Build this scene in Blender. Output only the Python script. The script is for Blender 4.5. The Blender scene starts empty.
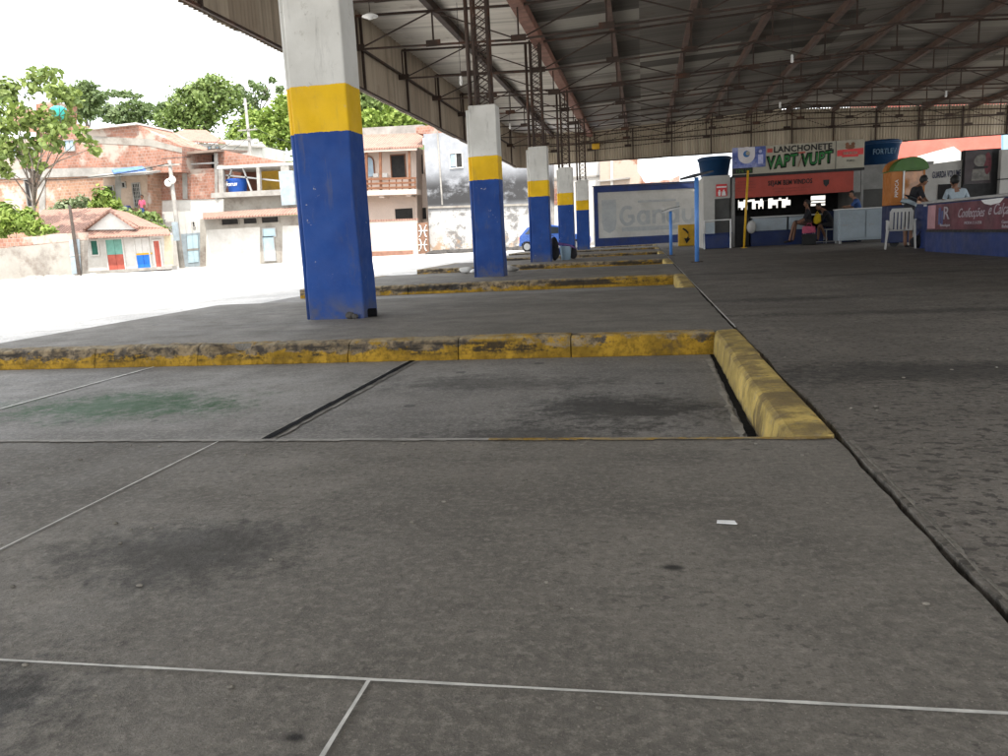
import bpy, bmesh, math, random
import numpy as np
from mathutils import Vector, Matrix
random.seed(7)
SC = bpy.context.scene
COL = SC.collection
R = math.radians

# ------------------------------------------------------------------ camera
W0, H0, F0, EYE = 1008.0, 756.0, 785.0, 0.70
_dl = Vector((139, 147, -785)).normalized()
_dt = Vector((4351.3, 77.5, 785.0)).normalized()
_dt = (_dt - _dl * _dt.dot(_dl)).normalized()
_up = _dt.cross(_dl)
RM = Matrix((_dt, _dl, _up))            # world = RM @ camera-space
cd = bpy.data.cameras.new('camera'); cam = bpy.data.objects.new('camera', cd); COL.objects.link(cam)
cd.sensor_width = 36; cd.lens = 36 * F0 / W0; cd.clip_start = .05; cd.clip_end = 3000
cam.matrix_world = Matrix.Translation((0, 0, EYE)) @ RM.to_4x4()
SC.camera = cam

def at(px, py, Y):
    """world point seen at a photo position on the upright plane y = Y (used to lay the place out)"""
    v = RM @ Vector((px - 504, 378 - py, -F0))
    t = Y / v.y
    return Vector((v.x * t, Y, EYE + v.z * t))
def gr(px, py, z=0.0):
    v = RM @ Vector((px - 504, 378 - py, -F0))
    t = (z - EYE) / v.z
    return Vector((v.x * t, v.y * t, z))

# ------------------------------------------------------------------ node helpers
class N:
    def __init__(s, name):
        s.m = bpy.data.materials.new(name); s.m.use_nodes = True
        s.t = s.m.node_tree; s.n = s.t.nodes; s.l = s.t.links
        s.b = s.n['Principled BSDF']
        s.pos = s.n.new('ShaderNodeNewGeometry').outputs['Position']
    def lk(s, a, sock):
        if isinstance(a, bpy.types.NodeSocket): s.l.new(a, sock)
        elif isinstance(a, (tuple, list)) and len(a) == 3 and sock.type == 'RGBA': sock.default_value = (*a, 1)
        else: sock.default_value = a
    def math(s, op, a, b=0.0, c=0.0, clamp=False):
        n = s.n.new('ShaderNodeMath'); n.operation = op; n.use_clamp = clamp
        for i, v in enumerate((a, b, c)): s.lk(v, n.inputs[i])
        return n.outputs[0]
    def vmul(s, v, f):
        n = s.n.new('ShaderNodeVectorMath'); n.operation = 'MULTIPLY'; s.lk(v, n.inputs[0]); n.inputs[1].default_value = f
        return n.outputs[0]
    def vadd(s, v, f):
        n = s.n.new('ShaderNodeVectorMath'); n.operation = 'ADD'; s.lk(v, n.inputs[0]); s.lk(f, n.inputs[1])
        return n.outputs[0]
    def xyz(s, v=None):
        n = s.n.new('ShaderNodeSeparateXYZ'); s.lk(v or s.pos, n.inputs[0]); return n.outputs
    def comb(s, x, y, z):
        n = s.n.new('ShaderNodeCombineXYZ')
        for i, v in enumerate((x, y, z)): s.lk(v, n.inputs[i])
        return n.outputs[0]
    def noise(s, scale, detail=4, rough=.6, v=None, dist=0):
        n = s.n.new('ShaderNodeTexNoise'); n.inputs['Scale'].default_value = scale
        n.inputs['Detail'].default_value = detail; n.inputs['Roughness'].default_value = rough; n.inputs['Distortion'].default_value = dist
        s.lk(v or s.pos, n.inputs['Vector']); return n.outputs['Fac']
    def vor(s, scale, v=None, out='Distance', rnd=1):
        n = s.n.new('ShaderNodeTexVoronoi'); n.inputs['Scale'].default_value = scale; n.inputs['Randomness'].default_value = rnd
        s.lk(v or s.pos, n.inputs['Vector']); return n.outputs[out]
    def ramp(s, f, lo, hi, a=0.0, b=1.0):
        n = s.n.new('ShaderNodeMapRange'); n.interpolation_type = 'SMOOTHSTEP'
        s.lk(f, n.inputs[0])
        for i, v in zip((1, 2, 3, 4), (lo, hi, a, b)): s.lk(v, n.inputs[i])
        return n.outputs[0]
    def mix(s, f, a, b, mode='MIX'):
        n = s.n.new('ShaderNodeMix'); n.data_type = 'RGBA'; n.blend_type = mode
        s.lk(f, n.inputs[0]); s.lk(a, n.inputs[6]); s.lk(b, n.inputs[7]); return n.outputs[2]
    def bump(s, h, strength=.3, dist=.01):
        n = s.n.new('ShaderNodeBump'); n.inputs['Strength'].default_value = strength; n.inputs['Distance'].default_value = dist
        s.lk(h, n.inputs['Height'])
        for l in list(s.b.inputs['Normal'].links): s.lk(l.from_socket, n.inputs['Normal'])
        s.l.new(n.outputs[0], s.b.inputs['Normal'])
    def done(s, col, rough=.7, metal=0.0, spec=.4):
        s.lk(col, s.b.inputs['Base Color']); s.lk(rough, s.b.inputs['Roughness']); s.lk(metal, s.b.inputs['Metallic'])
        s.b.inputs['Specular IOR Level'].default_value = spec
        return s.m

def mul(c, f): return tuple(min(1, x * f) for x in c)
def plain(name, col, rough=.65, var=.18, scale=3.0, dirt=None, damt=.35, dscale=1.3, bump=.15, bscale=45, metal=0.0, spec=.4):
    m = N(name)
    c = m.mix(m.ramp(m.noise(scale, 6), .3, .7), mul(col, 1 - var), mul(col, 1 + var))
    c = m.mix(m.ramp(m.noise(scale * 9, 3), .35, .75, 0, .25), c, mul(col, .7))
    if dirt: c = m.mix(m.math('MULTIPLY', m.ramp(m.noise(dscale, 8, .7), .45, .7), damt), c, dirt)
    if bump: m.bump(m.noise(bscale, 4), bump, .006)
    return m.done(c, m.ramp(m.noise(scale * 3), .3, .7, max(.02, rough - .1), min(1, rough + .1)), metal, spec)

def brick(name, base, mortar, bw=.24, bh=.19, var=.25, patch=None, patch_amt=.5, pscale=.35):
    m = N(name); x, y, z = m.xyz()
    u = m.comb(m.math('ADD', x, y), z, 0.0)
    t = m.n.new('ShaderNodeTexBrick'); m.lk(u, t.inputs['Vector'])
    for k, v in (('Scale', 1), ('Mortar Size', .011), ('Mortar Smooth', .2), ('Brick Width', bw), ('Row Height', bh), ('Bias', 0)): t.inputs[k].default_value = v
    t.inputs['Color1'].default_value = (*mul(base, 1 - var), 1); t.inputs['Color2'].default_value = (*mul(base, 1 + var), 1); t.inputs['Mortar'].default_value = (*mortar, 1)
    c = m.mix(m.ramp(m.noise(.9, 7), .35, .7, 0, .45), t.outputs['Color'], mul(base, .62))
    c = m.mix(m.ramp(m.noise(3.5, 6), .5, .75, 0, .5), c, mortar)
    if patch: c = m.mix(m.ramp(m.noise(pscale, 6, .65), .62 - patch_amt * .25, .68 - patch_amt * .2, 0, .85), c, patch)
    m.bump(m.math('SUBTRACT', 1.0, t.outputs['Fac']), .5, .012); m.bump(m.noise(30, 4), .3, .01)
    return m.done(c, .9, 0, .2)

# ------------------------------------------------------------------ mesh helpers
WL = {}                                    # world place of each thing's origin
class MB:
    def __init__(s): s.bm = bmesh.new(); s.mi = 0
    def _f(s, vs):
        try:
            f = s.bm.faces.new(vs); f.material_index = s.mi; return f
        except ValueError: return None
    def box(s, x0, x1, y0, y1, z0, z1):
        v = [s.bm.verts.new(p) for p in ((x0,y0,z0),(x1,y0,z0),(x1,y1,z0),(x0,y1,z0),(x0,y0,z1),(x1,y0,z1),(x1,y1,z1),(x0,y1,z1))]
        for q in ((0,3,2,1),(4,5,6,7),(0,1,5,4),(1,2,6,5),(2,3,7,6),(3,0,4,7)): s._f([v[i] for i in q])
        return s
    def prism(s, pts, d):
        d = Vector(d); a = [s.bm.verts.new(p) for p in pts]; b = [s.bm.verts.new(Vector(p) + d) for p in pts]; n = len(a)
        s._f(a); s._f(b[::-1])
        for i in range(n): s._f([a[i], b[i], b[(i+1) % n], a[(i+1) % n]])
        return s
    def quad(s, *pts): s._f([s.bm.verts.new(p) for p in pts]); return s
    def tube(s, pts, r, n=8, cap=True):
        pts = [Vector(p) for p in pts]; rr = r if isinstance(r, (list, tuple)) else [r] * len(pts); rings = []
        for i, p in enumerate(pts):
            d = (pts[min(i+1, len(pts)-1)] - pts[max(i-1, 0)]).normalized()
            a = d.cross(Vector((0, 0, 1)) if abs(d.z) < .9 else Vector((1, 0, 0))).normalized(); b = d.cross(a)
            rings.append([s.bm.verts.new(p + (a * math.cos(2*math.pi*k/n) + b * math.sin(2*math.pi*k/n)) * rr[i]) for k in range(n)])
        for i in range(len(rings) - 1):
            for k in range(n): s._f([rings[i][k], rings[i][(k+1) % n], rings[i+1][(k+1) % n], rings[i+1][k]])
        if cap: s._f(rings[0][::-1]); s._f(rings[-1])
        return s
    def bar(s, a, b, w, h=None):
        """square steel section between two points"""
        a, b = Vector(a), Vector(b); h = h or w; d = (b - a).normalized()
        u = d.cross(Vector((0, 0, 1)) if abs(d.z) < .95 else Vector((0, 1, 0))).normalized(); v = u.cross(d)
        return s.prism([a + u*w/2 + v*h/2, a - u*w/2 + v*h/2, a - u*w/2 - v*h/2, a + u*w/2 - v*h/2], b - a)
    def lathe(s, c, prof, n=24, axis='z'):
        c = Vector(c); rings = []
        for r, h in prof:
            ring = []
            for k in range(n):
                a = 2*math.pi*k/n
                o = {'z': (r*math.cos(a), r*math.sin(a), h), 'y': (r*math.cos(a), h, r*math.sin(a)), 'x': (h, r*math.cos(a), r*math.sin(a))}[axis]
                ring.append(s.bm.verts.new(c + Vector(o)))
            rings.append(ring)
        for i in range(len(rings) - 1):
            for k in range(n): s._f([rings[i][k], rings[i][(k+1) % n], rings[i+1][(k+1) % n], rings[i+1][k]])
        s._f(rings[0][::-1]); s._f(rings[-1]); return s
    def ball(s, c, rad, u=16, v=10):
        rad = rad if isinstance(rad, (tuple, list)) else (rad,)*3
        r = bmesh.ops.create_uvsphere(s.bm, u_segments=u, v_segments=v, radius=1, matrix=Matrix.Translation(c) @ Matrix.Diagonal((*rad, 1)))
        for f in {f for w in r['verts'] for f in w.link_faces}: f.material_index = s.mi
        return s
    def bevel(s, w, seg=2):
        bmesh.ops.bevel(s.bm, geom=[e for e in s.bm.edges], offset=w, segments=seg, profile=.6, affect='EDGES', clamp_overlap=True); return s
    def build(s, name, mat, parent=None, smooth=False, origin=None):
        bmesh.ops.recalc_face_normals(s.bm, faces=s.bm.faces)
        me = bpy.data.meshes.new(name); s.bm.to_mesh(me); s.bm.free()
        return link_mesh(name, me, mat, parent, smooth, origin)

def link_mesh(name, me, mat, parent=None, smooth=False, origin=None):
    for m in (mat if isinstance(mat, (list, tuple)) else [mat]): me.materials.append(m)
    if smooth: me.polygons.foreach_set('use_smooth', [True] * len(me.polygons))
    o = bpy.data.objects.new(name, me); COL.objects.link(o)
    if parent is not None:
        w = WL[parent.name]; me.transform(Matrix.Translation(-w)); o.parent = parent; WL[o.name] = w
    else:
        if origin is None:
            n = len(me.vertices); a = np.empty(n*3); me.vertices.foreach_get('co', a); a = a.reshape(-1, 3)
            origin = Vector(((a[:,0].min()+a[:,0].max())/2, (a[:,1].min()+a[:,1].max())/2, a[:,2].min()))
        origin = Vector(origin); me.transform(Matrix.Translation(-origin)); o.location = origin; WL[o.name] = origin
    return o

def tag(o, label=None, cat=None, group=None, kind=None):
    for k, v in (('label', label), ('category', cat), ('group', group), ('kind', kind)):
        if v: o[k] = v
    return o
def thing(name, loc, label, cat, group=None):
    o = bpy.data.objects.new(name, None); COL.objects.link(o); o.location = loc; o.empty_display_size = .2
    WL[o.name] = Vector(loc); return tag(o, label, cat, group)
def struct(o, kind='structure'): o['kind'] = kind; return o
def copy_tree(o, delta, parent=None):
    c = o.copy(); COL.objects.link(c); WL[c.name] = WL[o.name] + Vector(delta)
    if parent: c.parent = parent
    else: c.location = o.location + Vector(delta)
    for ch in list(o.children): copy_tree(ch, delta, c)
    return c
def add_bevel(o, w=.01, seg=2):
    b = o.modifiers.new('bevel', 'BEVEL'); b.width = w; b.segments = seg; b.limit_method = 'ANGLE'; return o

def text(name, s, loc, w, h, mat, parent, rotz=0.0, bold=0.0, tilt=0.0, depth=.006, shear=0.0, space=1.0):
    """upright lettering, centred on loc, fitted into w x h; rotz 0 faces -Y"""
    cu = bpy.data.curves.new(name, 'FONT'); cu.body = s; cu.extrude = 0.0; cu.offset = bold; cu.shear = shear; cu.space_character = space + bold * 2.2; cu.resolution_u = 3
    t = bpy.data.objects.new(name, cu); COL.objects.link(t)
    me = bpy.data.meshes.new_from_object(t.evaluated_get(bpy.context.evaluated_depsgraph_get()))
    bpy.data.objects.remove(t); bpy.data.curves.remove(cu)
    n = len(me.vertices); a = np.empty(n*3); me.vertices.foreach_get('co', a); a = a.reshape(-1, 3)
    lo, hi = a.min(0), a.max(0)
    a[:,0] = (a[:,0] - (lo[0]+hi[0])/2) * w/(hi[0]-lo[0]); a[:,1] = (a[:,1] - (lo[1]+hi[1])/2) * h/(hi[1]-lo[1]); a[:,2] = 0
    me.vertices.foreach_set('co', a.ravel())
    bm = bmesh.new(); bm.from_mesh(me)
    r = bmesh.ops.extrude_face_region(bm, geom=bm.faces[:]); bmesh.ops.translate(bm, verts=[v for v in r['geom'] if isinstance(v, bmesh.types.BMVert)], vec=(0, 0, depth))
    bmesh.ops.recalc_face_normals(bm, faces=bm.faces); bm.to_mesh(me); bm.free()
    me.materials.clear()
    me.transform(Matrix.Translation(loc) @ Matrix.Rotation(rotz, 4, 'Z') @ Matrix.Rotation(R(90), 4, 'X') @ Matrix.Rotation(tilt, 4, 'Z'))
    return link_mesh(name, me, mat, parent)

def pxslab(pts, Y, d):
    """a wall slab whose front lies on y = Y with this outline, d thick"""
    m = MB(); m.prism([at(px, py, Y) for px, py in pts], (0, d, 0)); return m
def pxrect(x0, y0, x1, y1): return [(x0, y0), (x1, y0), (x1, y1), (x0, y1)]

# ------------------------------------------------------------------ light
wd = bpy.data.worlds.new('World'); SC.world = wd; wd.use_nodes = True
nt = wd.node_tree; bg = nt.nodes['Background']
sky = nt.nodes.new('ShaderNodeTexSky'); sky.sky_type = 'NISHITA'; sky.sun_disc = False
SUN = Vector((.15, -.42, .90)).normalized()
sky.sun_elevation = math.asin(SUN.z); sky.sun_rotation = math.atan2(SUN.x, SUN.y)
sky.air_density = 1.0; sky.dust_density = 6.0; sky.ozone_density = 1.0
# thin bright cloud veil over the whole sky
tc = nt.nodes.new('ShaderNodeTexCoord'); no = nt.nodes.new('ShaderNodeTexNoise'); no.inputs['Scale'].default_value = 2.2; no.inputs['Detail'].default_value = 8
mr = nt.nodes.new('ShaderNodeMapRange'); mr.inputs[1].default_value = .3; mr.inputs[2].default_value = .65; mr.inputs[3].default_value = .45; mr.inputs[4].default_value = .95
mx = nt.nodes.new('ShaderNodeMix'); mx.data_type = 'RGBA'; mx.inputs[7].default_value = (9.0, 9.3, 9.6, 1)
nt.links.new(tc.outputs['Generated'], no.inputs['Vector']); nt.links.new(no.outputs['Fac'], mr.inputs[0]); nt.links.new(mr.outputs[0], mx.inputs[0])
nt.links.new(sky.outputs[0], mx.inputs[6]); nt.links.new(mx.outputs[2], bg.inputs[0]); bg.inputs[1].default_value = .15
sl = bpy.data.lights.new('sun', 'SUN'); sl.energy = 2.4; sl.angle = R(.53); sl.color = (1, .96, .9)
so = bpy.data.objects.new('sun', sl); COL.objects.link(so); so.rotation_euler = SUN.to_track_quat('Z', 'Y').to_euler(); so.location = (0, -10, 30)
vs = SC.view_settings; vs.view_transform = 'Standard'; vs.look = 'None'; vs.gamma = 1; vs.use_curve_mapping = False; vs.exposure = 1.38
SC.cycles.max_bounces = 8; SC.cycles.diffuse_bounces = 6; SC.cycles.glossy_bounces = 3; SC.cycles.sample_clamp_indirect = 6
# ------------------------------------------------------------------ materials
def concrete(name, base, stains=(), greens=(), rough_agg=0.0, sc=1.0):
    m = N(name); x, y, z = m.xyz()
    big = m.noise(.55*sc, 8, .66); mid = m.noise(3.2*sc, 8, .7); fine = m.noise(42, 5, .75); grit = m.noise(210, 3, .7)
    c = m.mix(m.ramp(big, .34, .66), mul(base, .68), mul(base, 1.22))
    c = m.mix(m.ramp(mid, .42, .68, 0, .6), c, mul(base, .58))
    c = m.mix(m.ramp(m.noise(1.3, 8, .7, m.vmul(m.pos, (.3, 1.5, 1))), .5, .66, 0, .55), c, mul(base, .48))
    c = m.mix(m.ramp(m.noise(1.9, 8, .7, m.vadd(m.vmul(m.pos, (.45, 1.2, 1)), (7.3, 2.1, 0))), .54, .72, 0, .45), c, mul(base, 1.5))
    c = m.mix(m.ramp(fine, .45, .68, 0, .6), c, mul(base, 1.6))
    c = m.mix(m.ramp(m.noise(55, 5, .75, m.vadd(m.pos, (3, 1, 0))), .48, .66, 0, .55), c, mul(base, .45))
    c = m.mix(m.ramp(grit, .52, .72, 0, .55), c, mul(base, .42))
    c = m.mix(m.ramp(m.noise(170, 2, .6, m.vadd(m.pos, (9, 4, 0))), .60, .74, 0, .6), c, mul(base, 1.9))
    # open pores and small knocks in the surface
    pit = m.ramp(m.noise(24, 4, .6, m.vmul(m.pos, (1, 1.25, 1))), .595 - rough_agg*.05, .65 - rough_agg*.05, 0, .55 + .3*rough_agg)
    c = m.mix(m.math('MULTIPLY', pit, m.ramp(m.noise(1.1, 5), .36 - .1*rough_agg, .6 - .1*rough_agg)), c, mul(base, .3))
    if rough_agg:
        pk = m.ramp(m.noise(13, 4, .6, m.vadd(m.vmul(m.pos, (.8, 1.3, 1)), (2, 5, 0))), .57, .64, 0, .6); near = m.ramp(y, 3.4, 2.2)
        c = m.mix(m.math('MULTIPLY', pk, m.math('ADD', m.math('MULTIPLY', near, .8), .2)), c, mul(base, .28)); m.bump(pk, -.5, .006)
    warp = m.math('ADD', m.math('MULTIPLY', m.math('SUBTRACT', m.noise(2.6, 8, .75), .5), 1.9), m.math('MULTIPLY', m.math('SUBTRACT', m.noise(17, 7, .75), .5), 2.6))
    for col, lst, lo in (((.016, .015, .014), stains, .25), ((.022, .075, .022), greens, .1)):
        for (sx, sy, rx, ry, amt) in lst:
            d = m.math('SQRT', m.math('ADD', m.math('POWER', m.math('DIVIDE', m.math('SUBTRACT', x, sx), rx), 2.0), m.math('POWER', m.math('DIVIDE', m.math('SUBTRACT', y, sy), ry), 2.0)))
            c = m.mix(m.ramp(m.math('ADD', d, m.math('MULTIPLY', warp, 1.0 if rx > .1 else .15)), 1.05, lo, 0, amt), c, col)
    # scattered round gum / oil spots
    sp = m.vor(1.7); c = m.mix(m.ramp(m.math('ADD', sp, m.math('MULTIPLY', fine, .03)), .085, .07, 0, .6), c, (.03, .03, .03))
    sp2 = m.vor(3.9); c = m.mix(m.ramp(sp2, .04, .025, 0, .3), c, mul(base, 1.6))
    m.bump(mid, .25, .02); m.bump(fine, .5 + .3*rough_agg, .006); m.bump(grit, .5, .002)
    return m.done(c, m.ramp(mid, .3, .7, .62, .85), 0, .3)

STA = [(-1.07, 1.62, .38, .28, .62), (-1.15, .92, .3, .3, .8), (.05, 1.59, .03, .02, .9), (-.51, .96, .025, .017, .9)]
m_island = concrete('platform_concrete', (.172, .157, .134), STA)
m_hall = concrete('hall_concrete', (.172, .155, .132), [(1.3, 3.85, 1.2, .4, .6), (2.4, 3.5, 1.0, .25, .6), (2.4, 6.4, 2.0, .22, .5), (1.4, 7.8, 1.3, .3, .55), (3.2, 11, 2.5, .3, .4), (1.4, 12.5, 1, .35, .5)], rough_agg=1.0)
m_street = concrete('street_concrete', (.55, .53, .50))
m_bay = concrete('bay_concrete', (.225, .213, .195), [(-.1, 3.75, .7, .45, .75), (-.5, 3.25, .6, .32, .6), (-.9, 4.5, .9, .3, .5), (-2, 10.8, 1.5, .4, .4), (-1, 18, 1.5, .5, .5)], [(-3.0, 4.0, 1.0, .50, 1.0)])
m_white_line = plain('pale_joint', (.55, .54, .5), .8, .2, 20)
m_tar = plain('tar_joint', (.006, .006, .007), .9, .3, 20, spec=.1)
m_mortar = plain('mortar_joint', (.30, .285, .255), .85, .2, 14, (.1, .09, .08), .6, 9)

def kerb_paint():
    m = N('worn_yellow_kerb_paint'); x, y, z = m.xyz()
    c0 = (.40, .235, .022)
    c = m.mix(m.ramp(m.noise(5, 8, .7), .35, .65), mul(c0, .55), mul(c0, 1.15))
    c = m.mix(m.ramp(m.noise(30, 6, .7), .45, .65, 0, .7), c, mul(c0, .36))
    c = m.mix(m.ramp(m.noise(3.7, 9, .75), .55, .66, 0, .7), c, (.085, .06, .03))
    # bare stone where the paint is gone: more of it on the top edge and towards the street end
    left = m.ramp(x, -.2, -3.0, 0, .10); top = m.ramp(z, -.12, -.02, -.06, .10)
    n = m.math('ADD', m.math('MULTIPLY', m.noise(2.4, 9, .74, m.vmul(m.pos, (1, 1, 2.2))), .75), m.math('MULTIPLY', m.noise(15, 7, .75), .25))
    k = m.math('ADD', m.math('ADD', n, left), m.math('ADD', top, m.ramp(y, 7, 22, 0, .07)))
    stone = m.mix(m.ramp(m.noise(11, 7, .7), .38, .62), (.055, .045, .036), (.30, .225, .13))
    c = m.mix(m.ramp(k, .60, .645), c, stone)
    # black tyre and oil band along the middle of the face
    bandn = m.noise(1.5, 9, .72, m.vmul(m.pos, (.7, .7, 4))); band = m.math('MULTIPLY', m.ramp(z, -.118, -.085), m.ramp(z, -.002, -.03))
    c = m.mix(m.math('MULTIPLY', m.ramp(m.math('ADD', bandn, m.math('MULTIPLY', m.math('SUBTRACT', m.noise(22, 6, .7), .5), .35)), .465, .555, 0, .92), band), c, (.022, .019, .016))
    c = m.mix(m.math('MULTIPLY', m.ramp(z, -.008, .004, 0, .6), m.ramp(m.noise(7, 7, .7), .4, .58)), c, (.36, .30, .19))
    c = m.mix(m.ramp(m.math('ADD', z, m.math('MULTIPLY', m.noise(9, 5), .02)), -.128, -.14, 0, .8), c, (.04, .034, .026))
    m.bump(m.noise(20, 8, .75), .9, .025); m.bump(m.noise(90, 4, .7), .5, .005)
    return m.done(c, .78, 0, .25)
m_kerb = kerb_paint()
def kerb_paint_pale():
    m = N('pale_yellow_kerb_paint'); x, y, z = m.xyz()
    c0 = (.50, .365, .11)
    c = m.mix(m.ramp(m.noise(3, 8, .7), .36, .64), mul(c0, .66), mul(c0, 1.25))
    c = m.mix(m.ramp(m.noise(2.2, 9, .75, m.vmul(m.pos, (1, 1.6, .5))), .50, .62, 0, .8), c, (.12, .085, .04))
    c = m.mix(m.ramp(m.noise(13, 7, .75), .54, .66, 0, .7), c, (.30, .245, .15))
    c = m.mix(m.math('MULTIPLY', m.ramp(z, -.02, .008), m.ramp(m.noise(4.5, 8, .7), .42, .6, 0, .75)), c, (.17, .125, .065))
    c = m.mix(m.ramp(m.math('ADD', z, m.math('MULTIPLY', m.noise(9, 6), .05)), -.09, -.13, 0, .85), c, (.045, .036, .026))
    m.bump(m.noise(20, 7, .75), .8, .02); m.bump(m.noise(90, 4), .4, .004)
    return m.done(c, .75, 0, .25)
m_kerb2 = kerb_paint_pale()

def pillar_paint():
    m = N('banded_pillar_paint'); x, y, z = m.xyz()
    wob = m.math('MULTIPLY', m.math('SUBTRACT', m.noise(11, 6, .7), .5), .035); zz = m.math('ADD', z, wob)
    blue = m.mix(m.ramp(m.noise(1.6, 7), .3, .7), (.009, .042, .19), (.015, .062, .25))
    yel = m.mix(m.ramp(m.noise(2.0, 7), .3, .7), (.62, .37, .006), (.76, .47, .009))
    wht = m.mix(m.ramp(m.noise(1.5, 7), .3, .7), (.52, .51, .47), (.66, .65, .61))
    wht = m.mix(m.ramp(m.noise(5.5, 8, .72), .60, .70, 0, .6), wht, (.33, .31, .26))
    b = m.math('GREATER_THAN', zz, 1.76); t = m.math('GREATER_THAN', zz, 2.18)
    c = m.mix(t, m.mix(b, blue, yel), wht)
    c = m.mix(m.ramp(m.noise(3, 8, .75, m.vmul(m.pos, (1, 1, .35))), .57, .72, 0, .45), c, (.09, .085, .08))
    c = m.mix(m.math('MULTIPLY', m.ramp(z, .32, .0, 0, .75), m.ramp(m.noise(7, 6), .3, .65)), c, (.10, .095, .09))
    chip = m.math('ADD', m.math('MULTIPLY', m.noise(4.2, 8, .72), .7), m.math('MULTIPLY', m.noise(30, 5, .7), .3)); c = m.mix(m.ramp(chip, .625, .64, 0, .85), c, (.40, .385, .35))
    c = m.mix(m.ramp(m.noise(8, 7, .72, m.vmul(m.pos, (1, 1, .12))), .56, .72, 0, .4), c, (.12, .11, .10))
    m.bump(m.noise(5, 5), .25, .03); m.bump(m.noise(60, 4), .25, .005)
    return m.done(c, m.ramp(m.noise(6), .3, .7, .55, .75), 0, .25)
m_pillar = pillar_paint()

def rust(name, base, amt=.5):
    m = N(name)
    c = m.mix(m.ramp(m.noise(3.5, 8, .7), .36, .66), base, mul(base, 1.6))
    c = m.mix(m.ramp(m.noise(1.1, 8, .7), .5, .68, 0, amt), c, (.16, .062, .03))
    m.bump(m.noise(40, 4), .2, .004); return m.done(c, .7, 0, .3)
m_steel = rust('rusty_dark_steel', (.040, .027, .021), .45)
m_pink = rust('red_oxide_steel', (.17, .085, .062), .5)
m_purlin = rust('brown_oxide_steel', (.095, .060, .046), .4)

def sheet(name, a, b, axis, strip=None, samt=.5, w=1.05, stretch=(.12, 8, 1)):
    m = N(name); x, y, z = m.xyz(); u = (x, y)[axis]
    wn = m.n.new('ShaderNodeTexWhiteNoise'); wn.noise_dimensions = '2D'
    other = (y, x)[axis]
    m.lk(m.comb(m.math('FLOOR', m.math('DIVIDE', u, w)), m.math('FLOOR', m.math('DIVIDE', other, 3.05)), 0.0), wn.inputs['Vector'])
    c = m.mix(wn.outputs['Value'], a, b)
    c = m.mix(m.ramp(m.noise(1.0, 8, .7, m.vmul(m.pos, stretch)), .42, .68, 0, .6), c, mul(a, .5))
    c = m.mix(m.ramp(m.noise(.6, 8, .7), .55, .72, 0, .5), c, (.13, .075, .045))
    if strip: c = m.mix(m.ramp(wn.outputs['Value'], .87, .9, 0, samt), c, strip)
    m.bump(m.noise(30, 3), .1, .004); return m.done(c, .55, .25, .4)
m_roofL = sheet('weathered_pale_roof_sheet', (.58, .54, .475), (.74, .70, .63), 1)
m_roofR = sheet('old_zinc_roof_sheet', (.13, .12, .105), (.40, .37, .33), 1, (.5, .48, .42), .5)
m_val = sheet('stained_valance_sheet', (.42, .36, .27), (.58, .51, .40), 0, stretch=(3, 3, .2))
m_valL = sheet('brown_valance_sheet', (.32, .26, .195), (.44, .375, .29), 1, stretch=(3, 3, .2))

m_blue = plain('navy_wall_paint', (.010, .028, .125), .55, .2, 2, (.05, .05, .05), .4)
m_navy = plain('dark_navy_paint', (.012, .022, .075), .5, .2, 2)
m_wallwhite = plain('white_wall_paint', (.46, .45, .42), .7, .08, 1.2, (.3, .28, .24), .35)
m_grey = plain('grey_wall_paint', (.25, .245, .23), .7, .12, 2, (.1, .1, .09), .4)
m_dark = plain('painted_interior_shade', (.018, .017, .016), .8, .3, 3)  # near-black colour stands in for the shade inside openings and rooms
m_black = plain('black_paint', (.012, .012, .012), .6, .2, 4)
m_logo = plain('faded_grey_paint', (.335, .35, .35), .75, .08, 3, (.42, .42, .40), .6, 2.5)
m_cream = plain('cream_board', (.37, .345, .27), .6, .08, 2, (.2, .18, .14), .4)
m_red = plain('red_banner', (.36, .055, .035), .6, .12, 2)
m_redsign = plain('red_sign', (.6, .04, .04), .5, .08)
m_white = plain('white_paint', (.74, .74, .72), .5, .05, 4)
m_green = plain('green_letter_paint', (.02, .16, .035), .5, .1)
m_orange = plain('orange_panel', (.40, .135, .018), .5, .1)
m_lime = plain('green_plastic', (.05, .13, .02), .5, .1)
m_yellow = plain('yellow_metal', (.66, .38, .02), .45, .1, 4, (.1, .07, .03), .3)
m_post = plain('light_blue_post', (.10, .27, .66), .4, .1, 5)
m_plate = plain('dark_plate', (.03, .03, .035), .4, .2, metal=.5)
m_freezer = plain('pale_blue_enamel', (.36, .42, .46), .4, .06, 3, (.25, .26, .26), .4)
m_alu = plain('grey_metal_frame', (.38, .38, .37), .4, .1, 5, metal=.3)
m_plastic = plain('white_plastic', (.56, .55, .52), .45, .04, 4, (.4, .37, .32), .3)
m_tank = plain('dark_blue_tank', (.008, .042, .11), .4, .12, 3)
m_tankb = plain('bright_blue_tank', (.015, .09, .40), .4, .1, 3)
m_glass = plain('window_glass', (.03, .04, .05), .08, .2, 2, bump=0, spec=.6)
m_paleglass = plain('pale_window_glass', (.28, .38, .46), .15, .15, 2, bump=0)
m_skin = plain('brown_skin', (.20, .095, .055), .55, .08, 9, bump=0)
m_skin2 = plain('light_brown_skin', (.30, .16, .10), .55, .08, 9, bump=0)
m_hair = plain('black_hair', (.010, .009, .008), .6, .3, 30)
m_shirt_black = plain('black_cloth', (.016, .016, .02), .9, .2, 12)
m_shirt_white = plain('pale_blue_cloth', (.32, .38, .42), .9, .08, 12)
m_shirt_blue = plain('blue_cloth', (.03, .07, .20), .9, .12, 12)
m_shirt_yellow = plain('yellow_cloth', (.72, .50, .02), .9, .1, 12)
m_pants = plain('dark_cloth', (.025, .024, .028), .9, .2, 12)
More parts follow.
